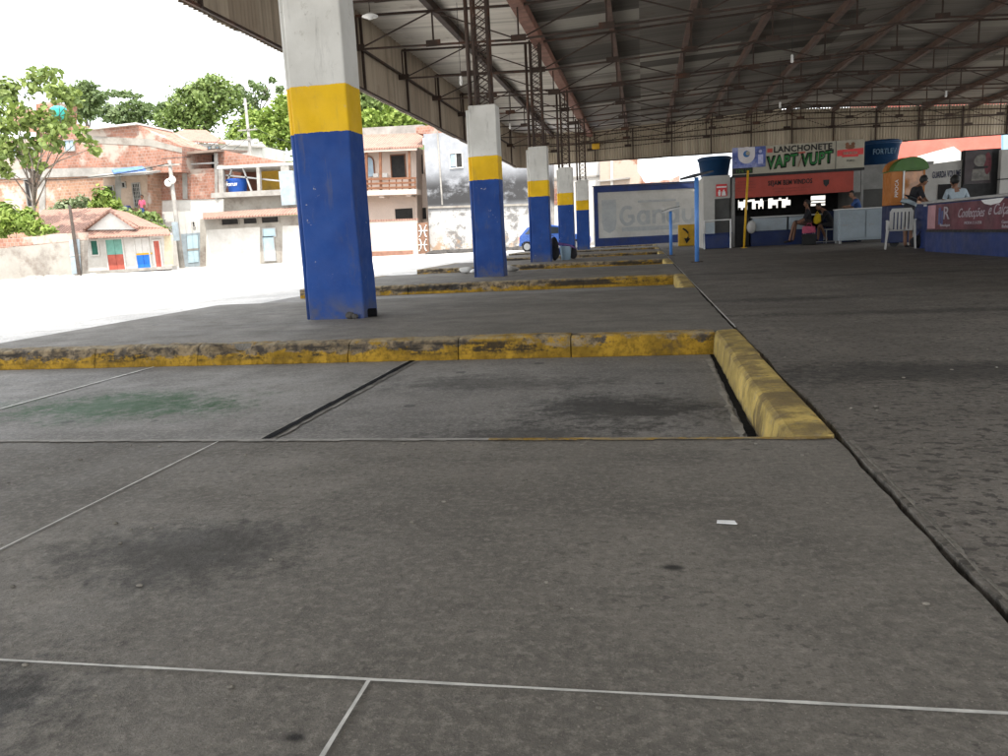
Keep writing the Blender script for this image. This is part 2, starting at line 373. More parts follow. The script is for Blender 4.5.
m_shorts = plain('brown_cloth', (.06, .035, .028), .9, .2, 12)
m_pinkcloth = plain('pink_cloth', (.52, .10, .17), .85, .15, 8)
m_wood = plain('brown_wood', (.18, .075, .035), .6, .25, 5)

# ------------------------------------------------------------------ ground
from mathutils import noise as mnoise
def wavy_box(x0, x1, y0, y1, z0, z1):
    return MB().box(x0, x1, y0, y1, z0, z1)
st = MB()
st.quad((-900, -900, -.15), (900, -900, -.15), (900, 900, -.15), (-900, 900, -.15))
struct(st.build('street', m_street, origin=(0, 0, 0)))
bs = MB(); bs.quad((-6.1, -3, -.146), (.62, -3, -.146), (.62, 44, -.146), (-6.1, 44, -.146)); struct(bs.build('bay_floor', m_bay, origin=(0, 0, 0)))
PER = 7.15
XL, XK, XJ = -5.75, .45, .62
def ragged(xa, y0, y1, amp, step, seed):
    rnd = random.Random(seed); ys = np.arange(y0, y1 + 1e-6, step)
    off = 0; out = []
    for yv in ys:
        off = off * .7 + rnd.uniform(-amp, amp); out.append((xa + off, float(yv)))
    return out
# island slabs with a worn edge against the hall joint
for k in range(7):
    y0 = -2.0 if k == 0 else 5.56 + PER * (k - 1)
    y1 = 2.65 + PER * k
    edge = ragged(XJ - .012, y0, y1, .006, .09, k) if k < 2 else [(XJ - .012, y0), (XJ - .012, y1)]
    xl = -9.0 if k == 0 else XL + .1
    pts = [(xl, y0, -.2)] + [(x, y, -.2) for x, y in edge] + [(XJ-.012, y1, -.2), (xl, y1, -.2)]
    if k == 6: break
    b = MB(); b.prism(pts, (0, 0, .2)); struct(b.build('platform', m_island, origin=(0, 0, 0)))
edge = ragged(XJ + .018, -3, 60, .007, .09, 99)
b = MB(); b.prism([(x, y, -.2) for x, y in edge] + [(40, 60, -.2), (40, -3, -.2)], (0, 0, .2)); struct(b.build('hall_floor', m_hall, origin=(0, 0, 0)))
b = MB(); b.box(XJ - .03, XJ + .05, -2, 60, -.2, -.035); struct(b.build('joint_filler', m_tar, origin=(0, 0, 0)))
# crumbled mortar lip beside the joint
rnd = random.Random(5); b = MB(); prev = None
for i in range(400):
    yv = .6 + i * .0052; w = .006 + .022 * abs(mnoise.noise(Vector((yv*6, 0, 0)))) + .006 * rnd.random(); x0 = XJ + .024 + .006 * mnoise.noise(Vector((yv*9, 3, 0)))
    if yv > 2.62: break
    hz = .001 + .003 * max(0, mnoise.noise(Vector((yv*14, 7, 0))) + .3)
    cur = [b.bm.verts.new(p) for p in ((x0, yv, -.03), (x0 + .002, yv, hz), (x0 + w*.6, yv, hz + .001), (x0 + w, yv, .0005))]
    if prev:
        for j in range(3): b._f([prev[j], cur[j], cur[j+1], prev[j+1]])
    prev = cur
struct(b.build('joint_edge', plain('joint_mortar', (.165, .15, .125), .9, .3, 30, (.05, .045, .04), .6, 16, .6, 60), origin=(0, 0, 0)))

def strip(p, q, w, z, mat, name='floor_joint', seed=0, jit=.3):
    p, q = Vector(p), Vector(q); d = (q - p); L = d.length; d.normalize(); nrm = Vector((-d.y, d.x)); rnd = random.Random(seed)
    n = max(2, int(L / .06)); b = MB(); prev = None
    for i in range(n + 1):
        c = p + d * L * i / n; ww = w / 2 * (1 + rnd.uniform(-jit, jit)); o = nrm * rnd.uniform(-.06, .06) * w
        cur = (b.bm.verts.new((*(c + o + nrm * ww), z)), b.bm.verts.new((*(c + o - nrm * ww), z)))
        if prev: b._f([prev[0], prev[1], cur[1], cur[0]])
        prev = cur
    return struct(b.build(name, mat, origin=(0, 0, 0)))
strip((-6, 1.112), (XJ - .03, 1.112), .0065, .004, m_white_line, seed=1)
strip((-1.58, 1.115), (-1.58, 2.62), .006, .004, m_white_line, seed=2)
strip((-.452, -1.5), (-.452, 1.109), .0065, .004, m_white_line, seed=3)
strip((-3.75, 2.7), (-3.72, 5.40), .022, -.141, m_white_line, seed=4)
strip((-1.70, 2.7), (-1.655, 5.40), .085, -.141, m_mortar, seed=5, jit=.1)
strip((-1.70, 2.7), (-1.655, 5.40), .042, -.137, m_tar, seed=6, jit=.15)
strip((XK - .035, 2.70), (XK - .005, 5.40), .034, -.141, m_tar, seed=7, jit=.22)
strip((XK - .075, 2.70), (XK - .04, 5.40), .03, -.142, m_mortar, seed=17, jit=.8)
strip((XJ + .01, 5.7), (XJ + .01, 30), .012, .003, m_white_line, seed=8)
strip((2.2, 8.0), (4.2, 9.0), .01, .004, m_mortar, seed=9)
# painted lip of the first bay
lip = MB()
for a, c_, mt in ((-4.0, -.55, 0), (-.55, XJ - .02, 1)):
    n = int((c_ - a) / .05); rnd = random.Random(int(a * 10))
    for i in range(n):
        x0 = a + (c_ - a) * i / n; x1 = a + (c_ - a) * (i + 1) / n; w = .028 + rnd.uniform(-.006, .006)
        lip.mi = mt; lip.quad((x0, 2.652 - w, .004), (x1, 2.652 - w, .004), (x1, 2.652, .004), (x0, 2.652, .004)); lip.quad((x0, 2.653, .004), (x1, 2.653, .004), (x1, 2.653, -.1), (x0, 2.653, -.1))
struct(lip.build('painted_edge', [m_mortar, m_kerb], origin=(0, 0, 0)))

# ------------------------------------------------------------------ kerbs
from mathutils import noise as mnoise
def kerb_run(p, q, w, z0, z1, stone, seed, wear, mat, inner):
    """row of kerb stones from p to q; 'inner' is the horizontal unit vector of the exposed face"""
    p, q, inner = Vector((*p, 0)), Vector((*q, 0)), Vector((*inner, 0)); d = (q - p); L = d.length; d.normalize()
    rnd = random.Random(seed); b = MB(); s = 0
    prof = [(0, z0), (.004, z0 + (z1-z0)*.35), (.008, z0 + (z1-z0)*.7), (.016, z1 - .018), (.034, z1 - .004), (w*.5, z1), (w - .02, z1), (w, z1 - .006), (w, z0)]
    while s < L - .02:
        ln = min(stone * rnd.uniform(.75, 1.25), L - s)
        if L - s - ln < .3: ln = L - s
        n = max(2, int(ln / .03)); rings = []; off = rnd.uniform(-.006, .006); dz = rnd.uniform(-.005, .004)
        for i in range(n + 1):
            t = s + .004 + (ln - .008) * i / n; pos = p + d * t; ring = []
            wr = wear(pos)
            for j, (o, z) in enumerate(prof):
                v = pos - inner * (o + off) + Vector((0, 0, z + (dz if z > z0 else 0)))
                nz = mnoise.fractal(v * 9, .9, 2.1, 5); n2 = mnoise.noise(v * 3.1 + Vector((seed, 0, 0)))
                if j in (2, 3, 4, 5):
                    bite = max(0, n2 + .1) * wr; v -= inner * bite * .07; v.z -= bite * .06 * (1 if j > 2 else .3)
                v += inner * nz * .004 * (1 + 2.5*wr); v.z += nz * .003 * (1 + 3*wr) if j not in (0, 8) else 0
                e = min(i, n - i)
                if e == 0 and j in (2, 3, 4, 5, 6): v -= inner * .004; v.z -= .005
                ring.append(b.bm.verts.new(v))
            rings.append(ring)
        for i in range(n):
            for j in range(len(prof) - 1): b._f([rings[i][j], rings[i+1][j], rings[i+1][j+1], rings[i][j+1]])
        b._f(rings[0]); b._f(rings[-1][::-1]); s += ln
    return b
for k in range(6):
    yk = 5.42 + PER * k; xl = -6.3 if k == 0 else XL
    wear = (lambda v: min(1, max(0, (-.6 - v.x) / 2.2)) * (1.3 if -4.0 < v.x < -2.4 else .75))
    o = kerb_run((xl, yk), (XK + .02, yk), .17, -.16, .012, 1.05, 11 + k, wear, m_kerb, (0, -1)).build('kerb', m_kerb, origin=(0, 0, 0)); struct(o)
    o = kerb_run((XK, yk - 2.76), (XK, yk + .13), .165, -.16, .016, .95, 31 + k, lambda v: .12, m_kerb2, (-1, 0)).build('kerb', m_kerb2, origin=(0, 0, 0)); struct(o)
    if k:
        b = MB(); b.box(XL - .02, XL + .14, yk + .03, yk + PER - 2.8, -.16, .006); o = b.build('kerb', m_kerb, origin=(0, 0, 0)); struct(add_bevel(o, .02))

# ------------------------------------------------------------------ pillars
PX = [-3.23, -3.06, -3.0, -2.95, -2.88]
PYS = [7.25 + 7.2 * k for k in range(5)]
ordn = ['nearest', 'second', 'third', 'fourth', 'fifth']
plab = ['nearest and largest blue yellow and white concrete pillar', 'second nearest blue yellow and white pillar, white scuffs on its left edge',
        'third nearest blue yellow and white pillar, with bags and a bucket at its foot', 'fourth nearest blue yellow and white pillar, just behind the pale bucket', 'fifth and farthest blue yellow and white pillar, beside the navy framed wall']
ROOFZ = 5.95
for k in range(5):
    x0, y0 = PX[k], PYS[k]; x1 = x0 + (.55 if k == 0 else .50); y1 = y0 + .40
    t = thing('painted_pillar', ((x0+x1)/2, (y0+y1)/2, 0), plab[k], 'pillar', 'striped pillars along the bays')
    b = MB(); b.box(x0, x1, y0, y1, -.02, 3.07)
    bmesh.ops.subdivide_edges(b.bm, edges=b.bm.edges[:], cuts=6, use_grid_fill=True)
    bmesh.ops.subdivide_edges(b.bm, edges=[e for e in b.bm.edges if abs(e.verts[0].co.z - e.verts[1].co.z) > .3], cuts=3, use_grid_fill=True)
    cx, cy = (x0+x1)/2, (y0+y1)/2
    for v in b.bm.verts:
        nz = mnoise.noise(v.co * 1.7); v.co.x += nz * .007; v.co.y += mnoise.noise(v.co * 1.9 + Vector((5, 0, 0))) * .007
        f = 1 + (.03 if v.co.z < .5 else 0); v.co.x = cx + (v.co.x - cx) * f
    o = b.build('shaft', m_pillar, t); add_bevel(o, .018, 3)
    b = MB(); b.tube([(x0 - .03, y0 + .10, -.01), (x0 - .025, y0 + .10, 3.0)], .045, 10); b.build('downpipe', m_pillar, t, True)
    if k:
        b = MB(); b.tube([(x0 + .03, y0 + .10, 3.05), (x0 + .03, y0 + .10, 5.7)], .038, 8); b.build('drain_pipe', m_steel, t, True)
    if 1:
        xa, xb, ya, yb = x1 - .36, x1 - .10, y0 + .06, y0 + .32
        mast = MB()
        for xx in (xa, xb):
            for yy in (ya, yb): mast.bar((xx, yy, 3.05), (xx, yy, ROOFZ - .17), .042)
        z = 3.12; i = 0
        while z < ROOFZ - .35:
            for yy in (ya, yb):
                mast.bar((xa, yy, z), (xb, yy, z + .17), .014); mast.bar((xb, yy, z), (xa, yy, z + .17), .014)
            for xx in (xa, xb):
                mast.bar((xx, ya, z), (xx, yb, z + .17), .014)
            z += .17
        mast.build('lattice_mast', m_steel, t)
# ------------------------------------------------------------------ roof
YA, YB, XE, XR = -6.0, 43.2, -6.55, 17.8
def zroof(x):
    if x < -2.65: return ROOFZ + (-2.65 - x) / 3.9 * .12
    if x < 7.2: return ROOFZ + (x + 2.65) / 9.85 * .42
    return ROOFZ + .42 - (x - 7.2) / 10.6 * .55
roof = thing('shed_roof', (-2.65, 18, ROOFZ), 'large low corrugated metal shed roof with hanging valance sheets over the bus bays', 'roof')
def roof_sheet(xs, mat, seed):
    b = MB(); n = int((YB - YA) / .05); prev = None; rnd = random.Random(seed)
    for i in range(n + 1):
        y = YA + (YB - YA) * i / n; cz = .02 * math.cos(2 * math.pi * y / .2)
        row = [b.bm.verts.new((x, y, zroof(x) + cz + .05)) for x in xs]
        if prev:
            for j in range(len(xs) - 1): b._f([prev[j], prev[j+1], row[j+1], row[j]])
        prev = row
    return b.build('roof_sheet', mat, roof)
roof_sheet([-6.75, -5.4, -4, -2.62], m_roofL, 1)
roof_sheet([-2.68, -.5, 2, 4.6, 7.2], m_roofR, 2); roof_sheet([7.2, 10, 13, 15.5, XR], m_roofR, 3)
# valances: ribbed sheets on a path
def ribbed(path, z0, ztop, mat, gap=0):
    b = MB(); pts = [Vector((*p, 0)) for p in path]; acc = []; 
    for a, c in zip(pts[:-1], pts[1:]):
        L = (c - a).length; n = max(1, int(L / .033)); 
        for i in range(n): acc.append((a + (c - a) * i / n, (c - a).normalized()))
    acc.append((pts[-1], (pts[-1] - pts[-2]).normalized())); prev = None; s = 0; last = acc[0][0]; rnd = random.Random(3); rj = 0
    for i, (p, d) in enumerate(acc):
        s += (p - last).length; last = p; nrm = Vector((-d.y, d.x, 0)); q = p + nrm * .03 * math.sin(2*math.pi*s/.132)
        if i % 26 == 0: rj = rnd.uniform(-.015, .02)
        zt = ztop(p) - (gap * (.5 + .5*math.sin(2*math.pi*s/.132)) if gap else 0) + rj
        cur = (b.bm.verts.new((q.x, q.y, z0 + rj)), b.bm.verts.new((q.x, q.y, zt)))
        if prev: b._f([prev[0], cur[0], cur[1], prev[1]])
        prev = cur
    return b.build('valance', mat, roof)
arc = [(XE + 1.6 - 1.6*math.cos(a), YB - 1.6 + 1.6*math.sin(a)) for a in [R(9*i) for i in range(11)]]
ribbed([(XE, YA), (XE, YB - 1.6)] + arc[1:], 4.28, lambda p: zroof(p.x) + .05, m_valL)
ribbed([arc[-1], (7.0, YB)], 4.42, lambda p: zroof(p.x) + .09, m_val)
ribbed([(7.0, YB + .01), (XR, YB + .01)], 4.42, lambda p: zroof(p.x) + .07, m_val, .07)
# rails and posts that carry the valance
ra = MB()
for z in (4.32, 5.25): ra.bar((XE + .09, YA, z), (XE + .09, YB - 1.7, z), .05); ra.bar((XE + 1.7, YB - .09, z + .12), (XR, YB - .09, z + .12), .05)
ra.build('valance_rail', m_steel, roof)
y = 8.0
while y < 41: MB().bar((XE + .10, y, 4.3), (XE + .10, y, zroof(XE) - .05), .06).build('valance_post', m_steel, roof); y += 3.6
x = -4.4
while x < XR: MB().bar((x, YB - .12, 4.42), (x, YB - .12, zroof(x) - .05), .06).build('valance_post', m_steel, roof); x += 1.98
# valley box beam over the pillars and longitudinal purlins
b = MB(); b.box(-2.80, -2.50, YA, YB - .1, 5.70, 5.93); o = b.build('valley_beam', m_pink, roof); add_bevel(o, .015)
LX = [-4.6, -.7, 1.3, 3.3, 5.3, 7.25, 9.4, 11.5, 13.6, 15.7]
for i, x in enumerate(LX):
    b = MB(); b.box(x - .05, x + .05, YA, YB - .1, zroof(x) - .16, zroof(x) + .02); b.box(x - .07, x + .07, YA, YB - .1, zroof(x) - .185, zroof(x) - .161); b.build('purlin', m_steel if i == 0 else m_purlin, roof)
# trusses
def wherelab(k):
    o = ['second', 'third', 'fourth', 'fifth']
    if k % 2 == 0 and k // 2 < 4: return 'rusty steel roof truss crossing the shed at the %s painted pillar' % o[k // 2]
    if k // 2 < 3: return 'rusty steel roof truss crossing the shed between the %s and %s painted pillars' % (o[k//2], o[k//2+1])
    return {7: 'rusty steel roof truss just beyond the fifth painted pillar', 8: 'farthest rusty steel roof truss, right in front of the far valance'}[k]
def chord(xs, dz, w, y):
    b = MB()
    for a, c in zip(xs[:-1], xs[1:]): b.bar((a, y, zroof(a) + dz), (c, y, zroof(c) + dz), w)
    return b
TY0 = 14.65 + .15
tr = thing('roof_truss', (-2.65, TY0, 5.1), wherelab(0), 'roof truss', 'steel trusses under the shed roof')
nodes = [-6.4, -4.6, -2.65] + LX[1:] + [17.6]
DZ = -.92
chord(nodes, -.20, .05, TY0).build('top_chord', m_steel, tr)
chord(nodes, DZ, .042, TY0).build('bottom_chord', m_steel, tr)
for i, x in enumerate(nodes):
    MB().bar((x, TY0, zroof(x) - .2), (x, TY0, zroof(x) + DZ), .035).build('vertical', m_steel, tr)
    b = MB(); b.box(x - .17, x + .17, TY0 - .035, TY0 - .026, zroof(x) + DZ - .04, zroof(x) + DZ + .10); b.build('gusset_plate', m_steel, tr)
    if i < len(nodes) - 1:
        x2 = nodes[i+1]; up_ = i % 2 == 0
        MB().bar((x, TY0 + .01, zroof(x) + (DZ if up_ else -.2)), (x2, TY0 + .01, zroof(x2) + (-.2 if up_ else DZ)), .028).build('diagonal', m_steel, tr)
for k in range(1, 9):
    c = copy_tree(tr, (0, 3.55 * k, 0)); c['label'] = wherelab(k)
# far corner post
b = MB(); b.box(17.5, 17.75, YB - .45, YB - .2, 0, zroof(17.6)); o = b.build('steel_post', m_pink); tag(o, 'rusty steel roof post at the far right end of the shed', 'post')

# lamps
p = at(370, 16, 14.8); t = thing('disc_lamp', p, 'white enamel disc lamp hanging on a rod beside the nearest pillar', 'lamp')
MB().lathe(p, [(.02, .06), (.04, .05), (.15, .0), (.15, -.012), (.06, -.02), (.05, -.05), (.02, -.06)]).build('shade', m_white, t, True)
MB().tube([p + Vector((0, 0, .05)), (p.x, p.y, zroof(p.x) - .05)], .008, 6).build('rod', m_steel, t)
for px, py, Y, lab in ((461, 82, 18.2, 'bare white bulb hanging left of the second painted pillar'), (510, 127, 28.9, 'bare white bulb hanging between the second and third painted pillars'),
                       (792, 60, 21.9, 'bare white bulb hanging high in front of the dark right roof'), (780, 106, 28.9, 'bare white bulb hanging above the snack bar sign board'), (946, 95, 28.9, 'bare white bulb hanging at the right above the pink wall')):
    p = at(px, py, Y); t = thing('hanging_bulb', p, lab, 'lamp', 'bare bulbs under the roof')
    MB().lathe(p, [(.02, -.07), (.036, -.04), (.036, .02), (.025, .06)], 12).build('bulb', m_white, t, True)
    MB().lathe(p, [(.03, .06), (.035, .10), (.02, .13)], 10).build('socket', m_white, t)
    MB().tube([p + Vector((0, 0, .12)), (p.x, p.y, zroof(p.x) - .1)], .006, 5).build('cord', m_black, t)
p = at(596, 147, 42.9); t = thing('wall_lamp', p, 'small yellow lamp box fixed on the far valance', 'lamp'); b = MB(); b.box(p.x - .2, p.x + .2, p.y - .25, p.y, p.z - .12, p.z + .16); o = b.build('housing', m_yellow, t); add_bevel(o, .04)
b = MB(); b.box(p.x - .03, p.x + .03, p.y, p.y + .12, p.z, p.z + .3); b.build('bracket', m_steel, t)

# ------------------------------------------------------------------ far painted wall with the faded word
A = at(595, 246, 43.6); B = at(704, 240, 45.0); A.z = B.z = 0
d = (B - A).normalized(); nrm = Vector((d.y, -d.x, 0)); L = (B - A).length; ang = math.atan2(d.y, d.x)
def onw(u, z, out=0): return A + d * u + Vector((0, 0, z)) + nrm * out
HW = 3.12
t = thing('painted_wall', (A + B) / 2, 'white wall with navy border and the faded grey word Gandu', 'wall')
b = MB(); b.prism([onw(0, -.05), onw(L, -.05), onw(L, HW + .05), onw(0, HW)], -nrm * .2); b.build('wall_body', m_wallwhite, t)
b = MB()
for u0, u1, z0, z1 in ((0, L, -.02, .42), (0, L, HW - .27, HW + .03), (0, .22, .42, HW - .27), (L - .35, L, .42, HW - .27)): b.prism([onw(u0, z0, .03), onw(u1, z0, .03), onw(u1, z1, .03), onw(u0, z1, .03)], -nrm * .028)
b.build('navy_border', m_blue, t)
b = MB(); b.prism([onw(-.03, HW + .031, .06), onw(L + .03, HW + .056, .06), onw(L + .03, HW + .12, .06), onw(-.03, HW + .09, .06)], -nrm * .3); b.build('coping', m_navy, t)
def wtext(s, u, z, w, h, bold): return text('lettering', s, onw(u, z, .006), w, h, m_logo, t, ang, bold)
k_ = L / 5.9; sw = .19
def stroke(pts, out):                          # one flat painted stroke on the wall
    P = [Vector((u, z)) for u, z in pts]; n = len(P); closed = (P[0] - P[-1]).length < 1e-5; Lf, Rt = [], []
    for i, p in enumerate(P):
        a_ = P[i-1] if i else (P[-2] if closed else P[0]); c_ = P[i+1] if i < n-1 else (P[1] if closed else P[-1]); q = (c_ - a_).normalized(); m_ = Vector((-q.y, q.x)) * sw / 2
        Lf.append(p + m_); Rt.append(p - m_)
    bb = MB()
    for i in range(n - 1):
        A_, B2, C_, D_ = (onw(v.x * k_, v.y, out) for v in (Lf[i], Rt[i], Rt[i+1], Lf[i+1])); bb.quad(A_, B2, C_, D_)
    bmesh.ops.remove_doubles(bb.bm, verts=bb.bm.verts, dist=.0005); r_ = bmesh.ops.extrude_face_region(bb.bm, geom=bb.bm.faces[:]); bmesh.ops.translate(bb.bm, verts=[v for v in r_['geom'] if isinstance(v, bmesh.types.BMVert)], vec=-nrm * .003)
    return bb
def ell(cu, cz, ru, rz, a0, a1, n=18): return [(cu + ru*math.cos(R(a0 + (a1-a0)*i/n)), cz + rz*math.sin(R(a0 + (a1-a0)*i/n))) for i in range(n+1)]
def letter(strokes):
    l = None
    for i, s_ in enumerate(strokes):
        o_ = stroke(s_, .005 + .004*i).build('lettering' if l is None else 'letter_stroke', m_logo, t if l is None else l); l = l or o_
letter([ell(1.78, 1.55, .34, .46, 50, 318), [(2.08, 1.18), (2.08, 1.54)], [(2.12, 1.52), (1.80, 1.52)]])
letter([ell(2.62, 1.42, .25, .32, 0, 360), [(2.90, 1.06), (2.90, 1.80)]])
letter([[(3.20, 1.06), (3.20, 1.80)], ell(3.46, 1.46, .26, .28, 180, 0) + [(3.72, 1.06)]])
letter([ell(4.20, 1.42, .25, .32, 0, 360), [(4.48, 1.06), (4.48, 2.16)]])
letter([[(4.80, 1.80)] + ell(5.06, 1.38, .26, .28, 180, 360) + [(5.32, 1.80)], [(5.33, 1.36), (5.33, 1.06)]])
b = MB()
b.prism([onw(.42, 2.45, .006), onw(1.22, 2.45, .006), onw(1.22, 1.3, .006), onw(1.15, .85, .006), onw(.82, .66, .006), onw(.5, .85, .006), onw(.42, 1.3, .006)], -nrm * .004)
b.prism([onw(1.5, .72, .006), onw(4.9, .72, .006), onw(4.9, .95, .006), onw(1.5, .95, .006)], -nrm * .004); b.prism([onw(2.4, 2.22, .006), onw(4.5, 2.22, .006), onw(4.5, 2.34, .006), onw(2.4, 2.34, .006)], -nrm * .004)
b.build('faded_shield', m_logo, t)

# ------------------------------------------------------------------ steel posts with plates, arrow sign
for px, py, Y, zt, r_, lab in ((697, 262, 17.2, 1.74, .045, 'taller light blue post with a tilted dark plate on top'), (671, 252, 22.5, 1.20, .042, 'shorter light blue post with a thin pale plate on top')):
    g = at(px, py, Y); t = thing('ticket_post', (g.x, Y, 0), lab, 'post', 'light blue posts in the hall')
    MB().tube([(g.x, Y, 0), (g.x, Y, zt)], r_, 12).build('pole', m_post, t, True)
    b = MB(); b.box(g.x - .12, g.x + .12, Y - .12, Y + .12, 0, .012); b.build('base_plate', m_steel, t)
    b = MB(); w = .33 if zt > 1.5 else .25
    b.prism([(g.x - w, Y - .16, zt - .05), (g.x - .05, Y - .16, zt - .01), (g.x + w, Y - .16, zt + .08), (g.x + w, Y - .16, zt + .10), (g.x - .05, Y - .16, zt + .05), (g.x - w, Y - .16, zt - .02)], (0, .32, .03)); b.build('top_plate', m_plate if zt > 1.5 else m_alu, t)
p0, p1 = at(678, 225, 34), at(695, 242, 34)
t = thing('arrow_sign', ((p0.x+p1.x)/2, 34, 0), 'yellow square board with a black curved arrow standing on the floor', 'sign')
b = MB(); b.box(p0.x, p1.x, 34, 34.12, .0, p0.z); o = b.build('board', m_yellow, t); add_bevel(o, .03)
cx = (p0.x + p1.x) / 2; b = MB(); s = .36; cz = .42
path = [(-.15, .30), (-.02, .22), (.07, .10), (.07, -.05), (.03, -.15)]
for (a, c), (e, f) in zip(path[:-1], path[1:]): b.bar((cx + a, 33.985, cz + c), (cx + e, 33.985, cz + f), .01, .07)
b.prism([(cx - .10, 33.98, cz - .10), (cx + .16, 33.98, cz - .12), (cx, 33.98, cz - .32)], (0, .014, 0)); b.build('arrow', m_black, t)
p = at(748, 172, 26.6); q = at(744, 248, 26.6)
t = thing('yellow_pole', (q.x, 26.6, 0), 'thin yellow pole leaning in front of the snack bar', 'pole')
MB().tube([(q.x, 26.6, 0), (p.x, 26.6, 2.42)], .035, 10).build('pole', m_yellow, t, True); b = MB(); b.box(q.x - .09, q.x + .09, 26.5, 26.7, 0, .02); b.build('foot_plate', m_yellow, t)

# ------------------------------------------------------------------ restroom hut with tank
KX0, KX1, KYH = 2.05, 2.93, 28.2
t = thing('restroom_hut', (2.5, 29, 0), 'small white hut with blue base and dark doorway below a water tank', 'building')
b = MB(); b.box(KX0, 2.42, KYH, KYH + .15, -.02, 2.42); b.box(2.42, KX1, KYH, KYH + .15, 1.66, 2.42); b.box(KX0, KX0 + .15, KYH + .15, 30.6, -.02, 2.42); b.box(KX0 + .15, KX1, KYH + .15, 30.6, 2.3, 2.42); b.build('wall', m_wallwhite, t)
b = MB(); b.box(2.42, KX1, KYH + .2, KYH + .28, 0, 1.66); b.build('door', plain('dark_grey_door', (.10, .10, .095), .6, .12, 3), t)
b = MB(); b.box(KX0 - .01, 2.41, KYH - .025, KYH - .002, 0, .5); b.build('blue_base', m_blue, t)
p0 = at(716, 184.5, 28.18); p1 = at(727, 196, 28.18)
t = thing('restroom_sign', ((p0.x+p1.x)/2, 28.17, (p0.z+p1.z)/2), 'red square sign with two white figures above the doorway', 'sign')
b = MB(); b.box(p0.x, p1.x, 28.16, 28.195, p1.z, p0.z); b.build('board', m_redsign, t)
b = MB(); w = p1.x - p0.x; zc = p1.z + .02
for u, sk in ((.3, 0), (.7, 1)):
    x = p0.x + w*u; b.lathe((x, 28.152, zc + .17), [(.028, 0), (.028, .006)], 10, 'y'); b.prism([(x - .05, 28.152, zc + .14), (x + .05, 28.152, zc + .14), (x + (.07 if sk else .035), 28.152, zc + .0), (x - (.07 if sk else .035), 28.152, zc + .0)], (0, .006, 0))
b.box(p0.x + .05*w, p1.x - .05*w, 28.152, 28.158, p0.z - .12, p0.z - .07)
b.build('pictogram', m_white, t)
def tank(name, c, r, h, mat, lab, txt, tmat, grp):
    t = thing(name, c, lab, 'water tank', grp)
    b = MB(); b.lathe(c, [(r*.80, 0), (r*.84, .05), (r*.99, h*.78), (r*1.04, h*.80), (r*1.04, h*.86)], 32); b.build('tank_body', mat, t, True)
    b = MB(); b.lathe(c, [(r*1.06, h*.86), (r*1.06, h*.90), (r*.9, h*.96), (r*.3, h)], 32); b.build('lid', mat, t, True)
    if txt: text('lettering', txt, Vector(c) + Vector((0, -r*.985, h*.52)), r*1.1, h*.2, tmat, t, 0, .015, depth=.03)
    return t
tank('water_tank', (2.50, 29.2, 2.42), .56, .72, m_tank, 'dark blue water tank on top of the white restroom hut', None, None, 'blue water tanks')

def rail(x0, x1, Y, h, lab, mids=(), panels=()):
    t = thing('guard_rail', ((x0+x1)/2, Y, 0), lab, 'railing', 'white tube railings')
    MB().tube([(x0, Y, 0), (x0, Y, h), (x1, Y, h), (x1, Y, 0)], .028, 8).build('tube_frame', m_white, t)
    for x in mids: MB().tube([(x, Y, 0), (x, Y, h - .02)], .02, 8).build('upright', m_white, t)
    for a, c, z0, z1 in panels: MB().box(a, c, Y + .03, Y + .05, z0, z1).build('panel', m_freezer, t)
rail(2.0, 2.84, 27.2, .93, 'white tube railing in front of the restroom hut doorway', panels=((2.04, 2.33, .5, .86),))
t = thing('low_wall', (2.45, 27.6, 0), 'low blue wall behind the white railing by the restroom hut', 'wall'); b = MB(); b.box(2.02, 2.9, 27.5, 27.7, 0, .47); o = b.build('wall_body', m_blue, t); add_bevel(o, .02); b = MB(); b.box(2.0, 2.92, 27.48, 27.72, .473, .51); b.build('coping', m_blue, t)

# ------------------------------------------------------------------ snack bar kiosk
t = thing('snack_bar', (5.05, 28.5, 0), 'snack bar kiosk with red banner, painted sign board and open counter', 'kiosk')
KY = 28.0
b = MB(); b.box(2.97, 7.1, 27.95, 28.05, 2.385, 3.27); sb = b.build('sign_board', m_cream, t)
b = MB(); b.box(2.96, 7.11, 27.90, 28.06, 2.30, 2.383); b.box(6.22, 6.235, 27.94, 27.949, 2.385, 3.27); b.build('board_trim', m_black, sb)
b = MB(); b.box(2.97, 4.03, 27.925, 27.947, 2.60, 3.26); ps = b.build('poster', plain('blue_violet_print', (.06, .09, .30), .5, .5, 3.2, (.35, .38, .6), .8, 2.0), sb)
b = MB(); b.lathe((3.42, 27.921, 3.0), [(.27, -.012), (.27, 0)], 28, 'y'); b.prism([(3.15, 27.914, 3.0), (3.69, 27.914, 3.0), (3.69, 27.914, 3.25), (3.15, 27.914, 3.25)], (0, .008, 0)); b.build('print_disc', plain('print_pale', (.60, .57, .58), .5, .08), sb)
b = MB(); b.lathe((3.42, 27.905, 3.04), [(.105, -.006), (.105, 0)], 20, 'y'); b.build('print_mark', plain('print_blue', (.02, .12, .32), .5), sb)
b = MB(); b.lathe((3.46, 27.896, 3.06), [(.068, -.006), (.068, 0)], 16, 'y'); b.build('print_mark', m_cream, sb)
b = MB(); b.box(2.98, 3.62, 27.915, 27.947, 2.42, 2.595); b.build('print_strip', m_black, sb)
text('lettering', '12%', (3.22, 27.91, 2.5), .24, .11, m_lime, sb, 0, .01); text('lettering', '15%', (3.50, 27.91, 2.5), .2, .11, m_lime, sb, 0, .01)
b = MB(); b.ball((3.86, 27.935, 3.10), (.10, .012, .10)); b.box(3.79, 3.95, 27.922, 27.947, 2.7, 3.0); b.build('print_bottle', plain('print_lilac', (.42, .44, .66), .5, .2, 6), sb)
text('lettering', 'LANCHONETE', (5.20, 27.945, 3.12), 1.82, .20, m_black, sb, 0, .03)
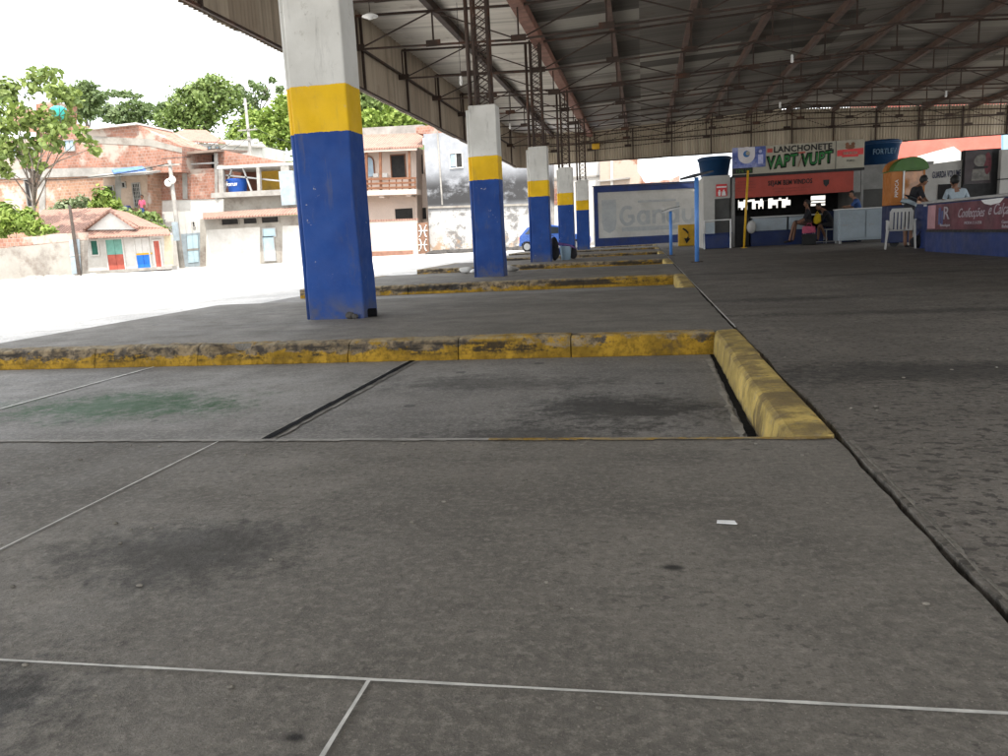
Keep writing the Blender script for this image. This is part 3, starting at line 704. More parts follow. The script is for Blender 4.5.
# painted green words with dark outline
for s, x, z, w in (('VAPT', 4.58, 2.74, .98), ('VUPT', 5.66, 2.76, .98)):
    text('lettering', s, (x, 27.946, z), w + .05, .45, m_black, sb, 0, .075, R(4), shear=.15); text('lettering', s, (x, 27.938, z), w - .05, .36, m_green, sb, 0, .022, R(4), shear=.15)
b = MB(); b.bar((5.06, 27.94, 2.52), (5.17, 27.94, 2.86), .01, .08); b.build('print_mark', m_wood, sb); b = MB(); b.box(4.08, 4.25, 27.94, 27.949, 3.04, 3.17); b.box(5.02, 5.28, 27.94, 27.949, 2.95, 3.0); b.build('print_mark', plain('print_red', (.4, .06, .04), .5), sb)
b = MB(); b.prism([(6.27, 27.944, 2.78), (7.07, 27.944, 2.80), (7.07, 27.944, 3.0), (6.27, 27.944, 2.97)], (0, .005, 0)); b.box(6.42, 6.92, 27.935, 27.944, 2.74, 2.98); b.build('print_ribbon', m_redsign, sb)
text('lettering', 'SABOROSA', (6.67, 27.93, 2.86), .44, .09, m_cream, sb, 0, .008); text('lettering', 'PURO', (6.69, 27.94, 2.62), .24, .06, m_black, sb)
b = MB(); b.ball((6.66, 27.945, 3.05), (.15, .008, .07)); b.ball((6.57, 27.945, 3.14), (.06, .008, .06)); b.ball((6.75, 27.945, 3.14), (.06, .008, .06)); b.build('print_mark', m_wood, sb)
b = MB(); b.box(3.07, 6.80, 27.98, 28.02, 1.63, 2.295); bn = b.build('banner', m_red, t)
b = MB(); b.box(6.80, 7.02, 27.98, 28.02, 1.60, 2.295); b.build('banner_end', m_grey, t)
text('lettering', 'SEJAM BEM VINDOS', (4.82, 27.972, 2.03), 1.40, .21, m_black, bn, 0, .02)
for z, w, x in ((1.86, 1.2, 4.85), (1.77, 1.0, 4.85), (2.15, .5, 3.4), (2.05, .6, 3.42), (1.95, .6, 3.42), (1.85, .45, 3.4)):
    text('lettering', 'lanches salgados sucos', (x, 27.973, z), w, .05, plain('dark_red_print', (.16, .025, .02), .6), bn)
b = MB(); b.prism([(5.86, 27.972, 2.06), (6.05, 27.972, 2.06), (6.04, 27.972, 1.93), (5.955, 27.972, 1.83), (5.87, 27.972, 1.93)], (0, .006, 0)); b.build('crest', m_black, bn)
# body of the kiosk
for q0, q1 in ((2.985, 3.06), (7.04, 7.12)): b = MB(); b.box(q0, q1, 27.99, 31.2, 0, 2.3); b.build('side_wall', m_grey, t)
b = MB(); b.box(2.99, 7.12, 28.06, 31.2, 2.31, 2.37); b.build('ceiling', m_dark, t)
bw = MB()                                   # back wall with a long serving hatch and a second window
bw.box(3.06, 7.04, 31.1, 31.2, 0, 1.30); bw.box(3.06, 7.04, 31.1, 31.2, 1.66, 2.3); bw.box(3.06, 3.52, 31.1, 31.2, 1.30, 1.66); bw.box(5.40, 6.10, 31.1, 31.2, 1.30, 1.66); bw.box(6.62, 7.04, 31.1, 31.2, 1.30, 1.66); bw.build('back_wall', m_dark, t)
rnd = random.Random(4); x = 3.52
while x < 5.4:                                # goods standing on the hatch sill
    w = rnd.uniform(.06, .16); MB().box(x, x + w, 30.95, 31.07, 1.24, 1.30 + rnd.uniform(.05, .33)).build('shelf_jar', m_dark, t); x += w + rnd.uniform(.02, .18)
x = 3.52
while x < 5.4:
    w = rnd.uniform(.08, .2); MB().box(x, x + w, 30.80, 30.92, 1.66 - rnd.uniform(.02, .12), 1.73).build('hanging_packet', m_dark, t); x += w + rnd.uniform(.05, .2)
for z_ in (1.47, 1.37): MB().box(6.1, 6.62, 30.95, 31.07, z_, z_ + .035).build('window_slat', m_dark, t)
b = MB(); b.box(3.62, 6.05, 28.25, 28.75, 0, .50); o = b.build('counter_base', m_blue, t)
b = MB(); b.box(3.66, 4.78, 28.2, 28.7, .503, .93); b.box(4.84, 5.36, 28.2, 28.7, .503, .93); o = b.build('counter_panel', m_freezer, t); add_bevel(o, .015)
b = MB(); b.box(3.6, 6.05, 28.15, 28.8, .94, .985); b.build('counter_top', m_alu, t)
b = MB(); b.box(6.05, 7.04, 28.3, 28.8, 0, 1.05); b.build('counter_end', m_navy, t)
b = MB(); b.box(3.08, 3.58, 28.3, 28.9, 0, 1.05); o = b.build('fridge', m_black, t); add_bevel(o, .02)
b = MB(); b.ball((3.62, 28.12, .65), (.16, .13, .22)); o = b.build('hanging_bag', m_plastic, smooth=True); tag(o, 'pale plastic bag hanging at the left end of the snack bar counter', 'bag')
# grey shop right of the snack bar with the lettered tank on its roof
t = thing('grey_shop', (8.0, 29.5, 0), 'grey shop front with a dark sheet for its shaded lower opening right of the snack bar', 'shop')
b = MB(); b.box(7.2, 9.6, 29.2, 29.35, 1.72, 2.45); b.build('wall', m_grey, t)
b = MB(); b.box(7.2, 9.6, 29.25, 29.35, 0, 1.72); b.build('shutter', plain('opening_shade', (.07, .068, .062), .6, .15, 2), t)  # dark sheet painted in for the shade of the open lower front
b = MB(); b.box(7.2, 9.6, 29.15, 31.5, 2.45, 2.52); b.build('roof', m_grey, t)
tank('water_tank', (8.18, 30.3, 2.50), .68, .92, m_tank, 'dark blue water tank lettered in pale capitals on the grey shop roof', 'FORTLEV', plain('pale_tank_letter', (.16, .26, .36), .5), 'blue water tanks')
MB()
# white cabinet
p0 = at(839, 208, 26.5); p1 = at(892, 243, 26.5)
t = thing('metal_cabinet', ((p0.x+p1.x)/2, 26.8, 0), 'long pale white metal cabinet with two door panels', 'cabinet')
b = MB(); b.box(p0.x, p1.x, 26.5, 27.2, .09, 1.04); o = b.build('body', m_freezer, t); add_bevel(o, .02)
mid = (p0.x + p1.x) / 2
for a, c in ((p0.x + .04, mid - .02), (mid + .02, p1.x - .04)):
    b = MB(); b.box(a, c, 26.47, 26.498, .16, .98); o = b.build('door', m_freezer, t); add_bevel(o, .008); b = MB(); b.box(a + .06, a + .22, 26.44, 26.468, .55, .575); b.build('handle', m_alu, o)
b = MB(); b.box(p0.x - .02, p1.x + .02, 26.48, 27.22, 1.043, 1.075); b.build('top', m_white, t)
for x in (p0.x + .08, p1.x - .08):
    for y in (26.6, 27.1): MB().lathe((x, y, 0), [(.045, 0), (.045, .09)], 10).build('foot', m_alu, t)
# popcorn cart
YP = 21.2; q0 = at(891.5, 173, YP); q1 = at(924, 205, YP)
x0, x1 = q0.x, q1.x; y0, y1 = YP, YP + .7; za, zb = 1.02, at(905, 171, YP).z
t = thing('popcorn_cart', ((x0+x1)/2, YP + .35, 0), 'orange glass popcorn cart with a green rounded canopy', 'food cart')
b = MB(); b.box(x0, x1, y0, y1, .1, za); o = b.build('base', m_navy, t); add_bevel(o, .02)
b = MB(); b.box(x0, x0 + .25, y0, y1, za + .003, zb); b.build('orange_panel', m_orange, t)
b = MB(); b.box(x0 + .252, x1, y1 - .03, y1, za + .003, zb); b.build('back_panel', m_orange, t)
for yy in (y0, y1 - .08): b = MB(); b.box(x1 - .04, x1, yy, yy + .04, za + .003, zb); b.build('corner_post', m_orange, t)
b = MB(); b.box(x0 + .27, x0 + .305, y0 - .02, y0 + .02, za, zb + .02); b.build('upright', m_white, t)
b = MB(); b.box(x0 + .32, x1 - .05, y0 + .02, y0 + .03, za + .01, zb - .02); b.build('glass_pane', plain('cart_glass', (.40, .17, .06), .1, .35, 5, (.55, .45, .3), .5), t)
text('lettering', 'PIPOCA', (x0 + .125, y0 - .005, (za + zb) / 2), .42, .08, m_white, t, 0, .005, R(90))
cxm = (x0 + x1) / 2 + .05; rx = .40
arcp = [(cxm + rx*math.cos(R(a)), y0 - .06, zb + .03 + .30*math.sin(R(a))) for a in range(0, 181, 12)]
b = MB(); b.prism(arcp, (0, .40, 0)); b.build('canopy', m_lime, t)
arcp = [(cxm - .06 + rx*math.cos(R(a)), y0 + .343, zb + .03 + .31*math.sin(R(a))) for a in range(0, 181, 12)]
b = MB(); b.prism(arcp, (0, .35, 0)); b.build('canopy', m_orange, t); b = MB(); b.box(x0 - .02, x1 + .03, y0 - .05, y1, zb + .003, zb + .027); b.build('canopy_rim', m_lime, t)
for x in (x0 + .15, x1 - .15): MB().lathe((x, y0 + .1, .11), [(.11, -.02), (.11, .02)], 16, 'y').build('wheel', m_black, t)

# luggage counter along the right
m_ban = plain('dark_red_print_banner', (.11, .022, .034), .5, .45, 1.2, (.05, .03, .04), .6, .9)
t = thing('luggage_counter', (6.1, 12.5, 0), 'long navy counter with pale top and dark red printed banner', 'counter')
b = MB(); b.box(5.75, 6.25, 5.5, 17.75, -.01, .955); b.box(6.24, 6.7, 17.753, 19.9, -.01, .93); b.build('counter_body', m_blue, t)
b = MB(); b.box(5.67, 6.42, 5.4, 17.82, .957, 1.005); o = b.build('counter_top', m_alu, t); add_bevel(o, .01)
b = MB(); b.box(5.725, 5.747, 12.6, 17.6, .44, .93); bn = b.build('banner', m_ban, t)
b = MB(); b.box(5.718, 5.7235, 17.15, 17.58, .46, .92); b.build('print_block', plain('print_pink', (.42, .22, .24), .5, .15), bn)
b = MB(); b.box(5.70, 5.746, 12.6, 17.6, .395, .437); b.build('shadow_strip', m_black, t)  # solid black bar stands in for the shadow under the banner
m_pl = plain('print_greywhite', (.40, .36, .39), .5, .1)
text('lettering', 'R', (5.722, 16.56, .755), .30, .24, m_pl, bn, R(-90), .01); b = MB(); b.bar((5.72, 16.88, .54), (5.72, 16.88, .86), .07, .005); b.bar((5.72, 16.76, .54), (5.72, 16.76, .8), .05, .005); b.build('print_mark', plain('print_bluegrey', (.16, .20, .38), .5), bn)
text('lettering', 'Boutique', (5.722, 16.62, .52), .5, .08, m_pl, bn, R(-90), .004)
text('lettering', 'Confecções', (5.722, 15.4, .72), 1.15, .20, m_pl, bn, R(-90), 0, shear=.45); text('lettering', 'e Calçados', (5.722, 14.1, .75), 1.15, .22, m_pl, bn, R(-90), 0, shear=.45)
text('lettering', 'MODA E LAZER', (5.722, 15.3, .56), .75, .05, m_pl, bn, R(-90)); text('lettering', 'Gandu', (5.722, 14.0, .56), .3, .055, m_pl, bn, R(-90)); text('lettering', 'Bahia', (5.722, 14.0, .49), .26, .05, m_pl, bn, R(-90))
b = MB(); b.prism([(5.716, 15.0, .935), (5.716, 14.1, .945), (5.716, 14.25, .87), (5.716, 14.6, .84), (5.716, 14.85, .87)], (.004, 0, 0)); o = b.build('torn_paper', m_white, bn)
# back walls behind the counter
t = thing('luggage_room', (7.5, 22.1, 0), 'white wall lettered GUARDA VOLUME above a small dark hatch', 'wall')
p0, p1 = at(931, 167, 22), at(963.5, 159, 22)
b = MB(); b.prism([(6.75, 22, -.01), (p1.x, 22, -.01), (p1.x, 22, 2.06), (6.75, 22, 1.97)], (0, .15, 0)); b.build('wall_body', m_wallwhite, t)
c = at(946.5, 174, 21.99); text('lettering', 'GUARDA VOLUME', (c.x, 21.992, c.z), .66, .165, plain('dark_blue_letter', (.04, .045, .10), .5), t, 0, .012, R(1))
c = at(945, 189, 21.99); b = MB(); b.box(c.x - .16, c.x + .14, 21.97, 21.996, c.z - .25, c.z + .12); b.build('hatch', m_dark, t)
t = thing('poster_wall', (8.4, 21.9, 0), 'dark shop wall covered by a large faded portrait poster', 'wall')
q0, q1 = at(963.5, 157, 21.9), at(1001, 150, 21.9)
b = MB(); b.box(q0.x + .01, q1.x, 21.9, 22.1, -.01, 2.28); b.build('wall_body', m_black, t)
b = MB(); b.box(q0.x + .03, q1.x - .2, 21.87, 21.897, 1.45, 2.26); po = b.build('poster', plain('dark_brown_print', (.035, .022, .024), .45, .4, 2), t)
c = at(981, 163, 21.86); b = MB(); b.ball((c.x, 21.868, c.z + .06), (.16, .01, .15)); b.prism([(c.x - .2, 21.862, c.z - .42), (c.x + .22, 21.862, c.z - .42), (c.x + .2, 21.862, c.z - .14), (c.x - .18, 21.862, c.z - .14)], (0, .008, 0)); b.build('print_figure', plain('print_tan', (.16, .15, .13), .5, .4, 7), po)
b = MB(); b.box(c.x - .15, c.x + .16, 21.855, 21.866, c.z - .13, c.z - .08); b.build('print_mark', m_black, po)
b = MB(); b.ball((q1.x - .30, 21.868, 1.9), (.09, .01, .3)); b.build('print_figure', plain('print_darkred', (.14, .02, .03), .5, .3, 8), po)
t = thing('white_panel_wall', (9.6, 21.6, 0), 'white panel wall at the right edge beside the poster wall', 'wall')
b = MB(); b.box(q1.x - .10, 12, 21.6, 21.75, -.01, 1.5); b.box(q1.x - .10, 12, 21.6, 21.75, 1.53, 2.22); b.build('panel', m_wallwhite, t); b = MB(); b.box(q1.x - .10, 12, 21.62, 21.73, 1.5, 1.53); b.build('seam', m_black, t)

# plastic chair, seen from behind
def plastic_chair(cx, cy, yaw):
    t = thing('plastic_chair', (cx, cy, 0), 'white plastic armchair with slatted back, seen from behind', 'chair')
    M_ = Matrix.Translation((cx, cy, 0)) @ Matrix.Rotation(yaw, 4, 'Z')
    def tf(b): bmesh.ops.transform(b.bm, matrix=M_, verts=b.bm.verts); return b
    b = MB(); b.box(-.24, .24, -.20, .24, .41, .44); o = tf(b).build('seat', m_plastic, t); add_bevel(o, .015)
    b = MB()
    for i in range(6):
        x = -.19 + i * .076; b.prism([(x - .024, -.20, .44), (x + .024, -.20, .44), (x + .026, -.29, .86), (x - .026, -.29, .86)], (0, .018, .004))
    b.prism([(-.24, -.285, .84), (.24, -.285, .84), (.20, -.305, .92), (-.20, -.305, .92)], (0, .02, .004)); b.prism([(-.245, -.20, .44), (-.205, -.20, .44), (-.205, -.29, .86), (-.245, -.29, .86)], (0, .025, .004)); b.prism([(.205, -.20, .44), (.245, -.20, .44), (.245, -.29, .86), (.205, -.29, .86)], (0, .025, .004))
    tf(b).build('backrest', m_plastic, t)
    for sx in (-1, 1):
        b = MB(); b.box(sx*.29 - .028, sx*.29 + .028, -.24, .22, .64, .665); b.box(sx*.29 - .02, sx*.29 + .02, .16, .22, .44, .64); o = tf(b).build('armrest', m_plastic, t); add_bevel(o, .01)
        for sy in (-1, 1):
            b = MB(); top = .64; b.prism([(sx*.27 - .028, sy*.20 - .02, top if sy < 0 else .43), (sx*.27 + .028, sy*.20 - .02, top if sy < 0 else .43), (sx*.31 + .02, sy*.26 - .02, 0), (sx*.31 - .02, sy*.26 - .02, 0)], (0, .04, 0)); tf(b).build('leg', m_plastic, t)
plastic_chair(5.90, 19.9, R(-15))
# ------------------------------------------------------------------ street side: materials
m_brick = brick('orange_hollow_brick', (.29, .135, .083), (.30, .25, .21), patch=(.40, .34, .28), patch_amt=.5)
m_brick2 = brick('pink_worn_brick', (.31, .15, .105), (.34, .28, .24), patch=(.40, .35, .30), patch_amt=.45)
m_brick3 = brick('pale_brick', (.33, .185, .12), (.36, .31, .26), patch=(.45, .40, .35), patch_amt=.35)
m_plaster = plain('dirty_beige_plaster', (.30, .28, .245), .85, .12, .9, (.13, .10, .08), .8, .8, .2, 20)
m_plw = plain('white_plaster', (.60, .585, .55), .85, .06, .8, (.34, .30, .25), .4, .7)
m_peach = plain('peach_white_plaster', (.58, .48, .41), .85, .05, 1, (.4, .33, .28), .3, .7)
m_conc = plain('grey_raw_concrete', (.30, .285, .26), .9, .2, 1.4, (.10, .09, .08), .5, 1.0, .3, 18)
def tile_mat():
    m = N('clay_roof_tiles'); x, y, z = m.xyz()
    w = m.n.new('ShaderNodeTexWave'); w.wave_type = 'BANDS'; w.bands_direction = 'X'; w.inputs['Scale'].default_value = 1.6; w.inputs['Distortion'].default_value = .6; m.lk(m.pos, w.inputs['Vector'])
    c = m.mix(m.noise(4, 7, .7), (.22, .115, .09), (.42, .27, .21)); c = m.mix(m.ramp(m.noise(1.3, 7, .7), .5, .7, 0, .6), c, (.14, .10, .085))
    c = m.mix(m.math('MULTIPLY', m.ramp(w.outputs['Fac'], .0, .35, .55, 0), 1.0), c, (.10, .05, .04))
    m.bump(w.outputs['Fac'], .6, .05); return m.done(c, .9, 0, .2)
m_tile = tile_mat()
m_greenp = plain('dark_green_paint', (.02, .12, .085), .5, .2, 4)
m_tealp = plain('teal_paint', (.16, .36, .30), .55, .15, 3)
m_redp = plain('faded_red_paint', (.42, .10, .07), .6, .15, 3)
m_bluep = plain('bright_blue_paint', (.02, .16, .60), .5, .15, 3)
m_pbdoor = plain('pale_blue_door', (.42, .56, .62), .6, .1, 3)
m_gate = plain('grey_blue_gate', (.28, .33, .36), .6, .15, 3)
m_tarp = plain('blue_tarpaulin', (.10, .19, .42), .5, .25, 4)
m_bark = plain('pale_bark', (.17, .14, .115), .9, .3, 6, (.08, .065, .05), .5, 3, .5, 30)

def win(px0, py0, px1, py1, Y, parent, mf, mp, name='window', bars=(1, 0), fw=.07):
    """a framed opening set on a facade at y = Y: frame stands proud, dark pane lies deeper"""
    a, c = at(px0, py0, Y), at(px1, py1, Y); x0, x1, z0, z1 = a.x, c.x, c.z, a.z
    b = MB()
    for q in ((x0 - fw, x1 + fw, z1, z1 + fw), (x0 - fw, x1 + fw, z0 - fw, z0), (x0 - fw, x0, z0, z1), (x1, x1 + fw, z0, z1)): b.box(q[0], q[1], Y - .09, Y + .0, q[2], q[3])
    for i in range(bars[0]): x = x0 + (x1-x0)*(i+1)/(bars[0]+1); b.box(x - .02, x + .02, Y - .06, Y - .03, z0, z1)
    for i in range(bars[1]): z = z0 + (z1-z0)*(i+1)/(bars[1]+1); b.box(x0, x1, Y - .055, Y - .032, z - .02, z + .02)
    f = b.build(name, mf, parent); b = MB(); b.box(x0, x1, Y - .024, Y - .006, z0, z1); b.build('pane', mp, f); return f
def slab(name, pts, Y, d, mat, parent, bev=0): return pxslab(pts, Y, d).build(name, mat, parent)

# ------------------------------------------------------------------ A low rendered street wall
t = thing('street_wall', at(30, 279, 36), 'low stained plaster street wall with a broken brick top at the far left', 'wall')
slab('wall_body', [(-70, 255), (84, 240.5), (84, 274), (-70, 296)], 36, .3, m_plaster, t)
slab('brick_top', [(-70, 245), (4, 238.5), (40, 236), (52, 234), (86, 232.5), (85.5, 240), (-70, 254)], 36.05, .22, m_brick2, t)
t = thing('gate_leaf', at(75, 275, 35.9), 'narrow grey blue metal gate leaf at the end of the stained wall', 'gate'); slab('gate_panel', [(69, 240), (79, 239), (80.5, 273), (72, 274.5)], 35.93, .05, m_gate, t)
slab('gate_bar', [(69.5, 255), (80, 254), (80, 255.5), (69.5, 256.5)], 35.9, .025, m_alu, t)
b = MB(); p, q = at(79, 272, 35.7), at(71.5, 205, 35.7); b.tube([(p.x, 35.7, -.3), (p.x, 35.7, q.z)], [.10, .07], 8); o = b.build('wooden_pole', plain('dark_wood_pole', (.07, .055, .045), .9, .3, 5)); tag(o, 'thin dark wooden pole standing at the end of the stained wall', 'pole')
# rubble at the foot of the wall
rnd = random.Random(8); b = MB()
for i in range(46):
    u = rnd.random(); p = at(28 + 62*u, 277 - 6*u, 35.4); r_ = rnd.uniform(.05, .2); b.ball((p.x + rnd.uniform(-.3, .3), 35.3 + rnd.uniform(-.5, .4), -.15), (r_*1.5, r_, r_*.8), 7, 5)
for v in b.bm.verts: v.co += Vector((mnoise.noise(v.co*4), mnoise.noise(v.co*4.3 + Vector((3,0,0))), mnoise.noise(v.co*4.1))) * .05
struct(b.build('rubble', m_conc), 'stuff')

# ------------------------------------------------------------------ B low tiled house
YH = 40
t = thing('tiled_house', at(125, 271, YH), 'low white house with clay tiled roof, white gable and colourful doors', 'house')
MB().prism([at(px, py, YH) for px, py in [(81, 236), (172, 233), (172, 270), (81, 277)]], (-2.5, 3.5, 0)).build('wall', m_plw, t)
rf = MB(); rf.prism([at(30, 240, YH - .3), at(92, 236, YH - .3), at(112, 209.5, YH + 3), at(42, 212, YH + 3)], (0, 0, .12)); rf.prism([at(107, 209.5, YH + 3), at(139, 228, YH + .2), at(165, 230, YH + .2), at(128, 214, YH + 3)], (0, 0, .1))
rf = rf.build('roof', m_tile, t)
b = MB(); b.prism([at(80, 231, YH + .2), at(168, 230, YH + .2), at(171, 235.5, YH - .75), at(78, 239, YH - .75)], (0, 0, .08)); b.build('eave', m_tile, rf)
slab('gable', [(86, 230), (110, 212), (135, 229.5)], YH - .02, .16, m_plw, t)
b = MB(); b.bar(at(84.5, 230, YH - .1), at(110, 210.5, YH - .1), .3, .1); b.bar(at(110, 210.5, YH - .1), at(137, 228.5, YH - .1), .3, .1); b.build('gable_trim', m_tile, t)
win(91, 241, 99.5, 254.5, YH, t, m_plw, m_greenp, bars=(0, 0))
def door(px0, py0, px1, py1, Y, parent, mat, mat2=None, split=.5):
    a, c = at(px0, py0, Y), at(px1, py1, Y); zm = c.z + (a.z - c.z) * split
    b = MB(); b.box(a.x - .07, a.x, Y - .1, Y, c.z - .3, a.z + .07); b.box(c.x, c.x + .07, Y - .1, Y, c.z - .3, a.z + .07); b.box(a.x, c.x, Y - .1, Y, a.z, a.z + .07); f = b.build('door', m_plw, parent)
    xm = (a.x + c.x) / 2
    for x0, x1 in ((a.x, xm - .012), (xm + .012, c.x)):
        b = MB(); b.box(x0, x1, Y - .05, Y - .01, c.z - .3, zm if mat2 else a.z); b.build('door_leaf', mat, f)
        if mat2: b = MB(); b.box(x0, x1, Y - .05, Y - .01, zm + .01, a.z); b.build('door_leaf', mat2, f)
    return f
door(106, 240, 126.5, 271, YH, t, m_redp, m_tealp, .53)['label'] = 'double door, teal above and faded red below'
f = door(135, 239.5, 152, 268.5, YH, t, m_bluep, m_plw, .47); f['label'] = 'shutter painted blue below, white above with a yellow stripe'
slab('stripe', [(135, 253.6), (152, 252.5), (152, 254.2), (135, 255.4)], YH - .056, .005, m_yellow, f)
door(154, 241, 163, 267, YH, t, m_redp)['label'] = 'narrow red door'
slab('wall_patch', [(164, 236), (172.5, 235), (173.5, 269), (165, 270)], YH - .03, .02, plain('pale_yellow_plaster', (.6, .52, .36), .8), t)
slab('plinth', [(81, 272), (172, 265.8), (172, 269), (81, 275)], YH - .5, .48, m_conc, t)

# ------------------------------------------------------------------ C large unfinished brick building
YC = 46
t = thing('brick_building', at(70, 268, YC), 'large unfinished brick building with concrete band and porch behind the tree', 'building')
slab('wall', [(-110, 174), (148, 169), (148, 262), (-110, 270)], YC, 5, m_brick3, t)
slab('upper_wall', [(-110, 150), (20, 140), (85, 131), (92, 129), (136, 124.2), (160, 136), (182, 146), (182, 172), (-110, 180)], YC + .4, 4, m_brick2, t)
slab('concrete_band', [(-110, 172), (150, 166.5), (150, 174.5), (-110, 182)], YC - .12, .3, m_conc, t)
slab('plaster_strip', [(93, 136), (150, 139), (182, 148), (182, 153), (150, 146), (93, 143)], YC + .37, .025, m_plaster, t)
slab('coping', [(84, 128.6), (136, 122.4), (136, 124.2), (92, 129.2)], YC + .1, 4, plain('pale_roof_edge', (.62, .60, .57), .7), t)
for x, y0, y1 in ((42, 175, 240), (118, 172, 240), (-30, 180, 240)): slab('column', [(x - 3, y0), (x + 3, y0), (x + 3, y1), (x - 3, y1)], YC - .06, .09, m_conc, t)
win(25, 180, 33, 206, YC, t, m_conc, m_dark, bars=(0, 0)); win(10, 150, 17, 157, YC + .4, t, m_conc, m_paleglass); win(28, 149, 35, 156, YC + .4, t, m_conc, m_paleglass); win(65, 141, 75, 150, YC + .4, t, m_conc, m_paleglass)
pr = MB(); pr.prism([at(88, 176, YC - 1.5), at(146, 172.5, YC - 1.5), at(146, 174.6, YC - 1.5), at(88, 178, YC - 1.5)], (0, 1.55, .25)); pr.build('porch_roof', m_conc, t)
slab('porch_wall', [(103, 178), (147, 175), (147, 208), (103, 210)], YC - .05, .04, plain('ochre_plaster', (.44, .33, .25), .85, .12, 1, (.2, .15, .12), .5), t)
win(106, 187, 115, 201, YC - .05, t, m_conc, m_dark, bars=(0, 0)); win(133, 184, 142, 206, YC - .05, t, m_conc, m_dark, bars=(3, 5)); win(122.5, 183, 125.5, 187, YC - .05, t, m_conc, m_dark, bars=(0, 0))
b = MB(); b.prism([at(112, 171.5, YC - 1.4), at(142, 168, YC - 1.4), at(146, 171, YC - 1.6), at(114, 174.5, YC - 1.6)], (0, 0, .12)); o = b.build('tarpaulin', m_tarp); tag(o, 'blue tarpaulin lying on the porch roof of the brick building', 'tarpaulin')
slab('porch_floor', [(95, 222), (150, 219), (150, 262), (95, 264)], YC - 1.6, 1.6, m_conc, t)
p = at(127.5, 220.5, YC - .9); b = MB(); b.lathe(p, [(.28, 0), (.34, .35), (.34, .7), (.26, .9)], 16); o = b.build('barrel', m_navy, smooth=True); tag(o, 'dark blue barrel on the porch of the brick building', 'barrel')
slab('tower', [(36, 104), (52, 101), (52, 142), (36, 142)], YC + 5, 2.5, m_brick, t)
slab('side_roof', [(12, 104), (36, 112), (88, 127), (88, 138), (12, 130)], YC + 4.6, .4, m_brick3, t)
b = MB(); p = at(60, 121, YC + 4); b.lathe(p, [(.4, 0), (.5, .7), (.52, .8), (.3, .95)], 18); o = b.build('roof_tank', plain('teal_plastic', (.04, .42, .36), .5), smooth=True); tag(o, 'small teal tank on top of the brick building', 'water tank')

# ------------------------------------------------------------------ D brick garage house with loft
YD = 47.5
t = thing('loft_house', at(195, 266, YD), 'house with white lower wall, brick upper wall and dark open loft', 'house')
slab('lower_wall', [(150, 200), (226, 198), (226, 270), (150, 275)], YD, 4, m_plw, t)
slab('brick_wall', [(147, 171), (221, 168), (222, 198.5), (147, 201)], YD - .05, 4, m_brick2, t)
slab('loft_back', [(147, 153), (219, 148), (219, 170), (147, 173)], YD + 2.4, .2, m_dark, t)
b = MB(); b.prism([at(145, 155.5, YD - .6), at(217, 149, YD - .6), at(217, 151.5, YD - .6), at(145, 158, YD - .6)], (0, 4, .3)); b.build('loft_roof', plain('rusty_loft_roof', (.20, .15, .12), .8, .25, 1.5), t)
for x, w in ((157, 1), (184, 2.2), (215.5, 1.5)): slab('post', [(x - w, 153), (x + w, 153), (x + w + 1, 199), (x - w + 1, 199)], YD - .12, .1, m_conc, t)
slab('loft_rail', [(150, 165.5), (218, 162), (218, 163.4), (150, 167)], YD - .1, .06, m_alu, t)
slab('parapet', [(216.5, 149), (276, 160.5), (292, 163), (292, 168), (216.5, 169.5)], YD + .3, .3, m_brick2, t)
rnd = random.Random(3)
for i in range(4):
    p = at(152 + i*13, 167.5 - i*.6, YD + .9); b = MB(); b.ball((p.x, p.y, p.z + .2), (.4, .3, .25), 8, 6); o = b.build('bundle', (m_plw, m_pants, m_conc, m_shirt_white)[i], smooth=True)
    tag(o, ('pale bundle at the left end of the open loft', 'dark bundle in the left half of the open loft', 'grey bundle near the middle post of the open loft', 'pale blue bundle in the right half of the open loft')[i], 'bundle', 'things stored in the loft')
win(193, 222, 195.5, 227, YD, t, m_plw, m_dark, bars=(0, 0), fw=.03)
b = slab('gate', [(181, 234), (199.5, 232.5), (200.5, 266), (183, 268)], YD - .1, .07, m_gate, t)
slab('gate_frame', [(187, 236), (198, 235), (198.5, 262), (188, 263)], YD - .13, .028, m_pbdoor, b); slab('gate_bar', [(187, 249), (198.4, 248), (198.4, 250), (187, 251)], YD - .15, .018, m_conc, b)

# ------------------------------------------------------------------ E house with tank terrace
YE = 46
t = thing('terrace_house', at(245, 263, YE), 'white plastered house with open upper terrace holding a blue water tank', 'house')
slab('wall', [(200, 219), (330, 214), (330, 266), (200, 269)], YE, 4, m_plw, t)
slab('plaster_edge', [(200, 219), (330, 214), (330, 224), (282, 226), (282, 262.5), (260, 263.5), (260, 227), (206, 230), (206, 266), (200, 267)], YE - .03, .027, m_plaster, t)
for x0, y0, x1, y1 in ((222, 219.6, 239, 224), (244, 218.7, 257.5, 223.2), (262, 217.5, 279, 222)): win(x0, y0, x1, y1, YE - .03, t, m_plaster, m_dark, 'vent_window', (0, 0), .05)
win(263, 229, 276, 236, YE - .03, t, m_alu, m_pbdoor, 'door_light', (0, 0), .05)
f = win(263, 237.5, 276, 260, YE - .03, t, m_alu, m_pbdoor, 'door', (0, 0), .05)
b = MB(); b.prism([at(203, 214.5, YE - .05), at(330, 207, YE - .05), at(330, 213, YE - 1.0), at(203, 219.5, YE - 1.0)], (0, 0, .1)); b.build('eave', m_tile, t)
slab('mid_wall', [(224, 196), (330, 192), (330, 212), (224, 215)], YE + .9, .25, m_plaster, t)
b = MB(); b.prism([at(211, 193, YE), at(330, 187, YE), at(330, 193, YE), at(211, 198, YE)], (0, 3.2, 0)); b.build('terrace_floor', m_conc, t)
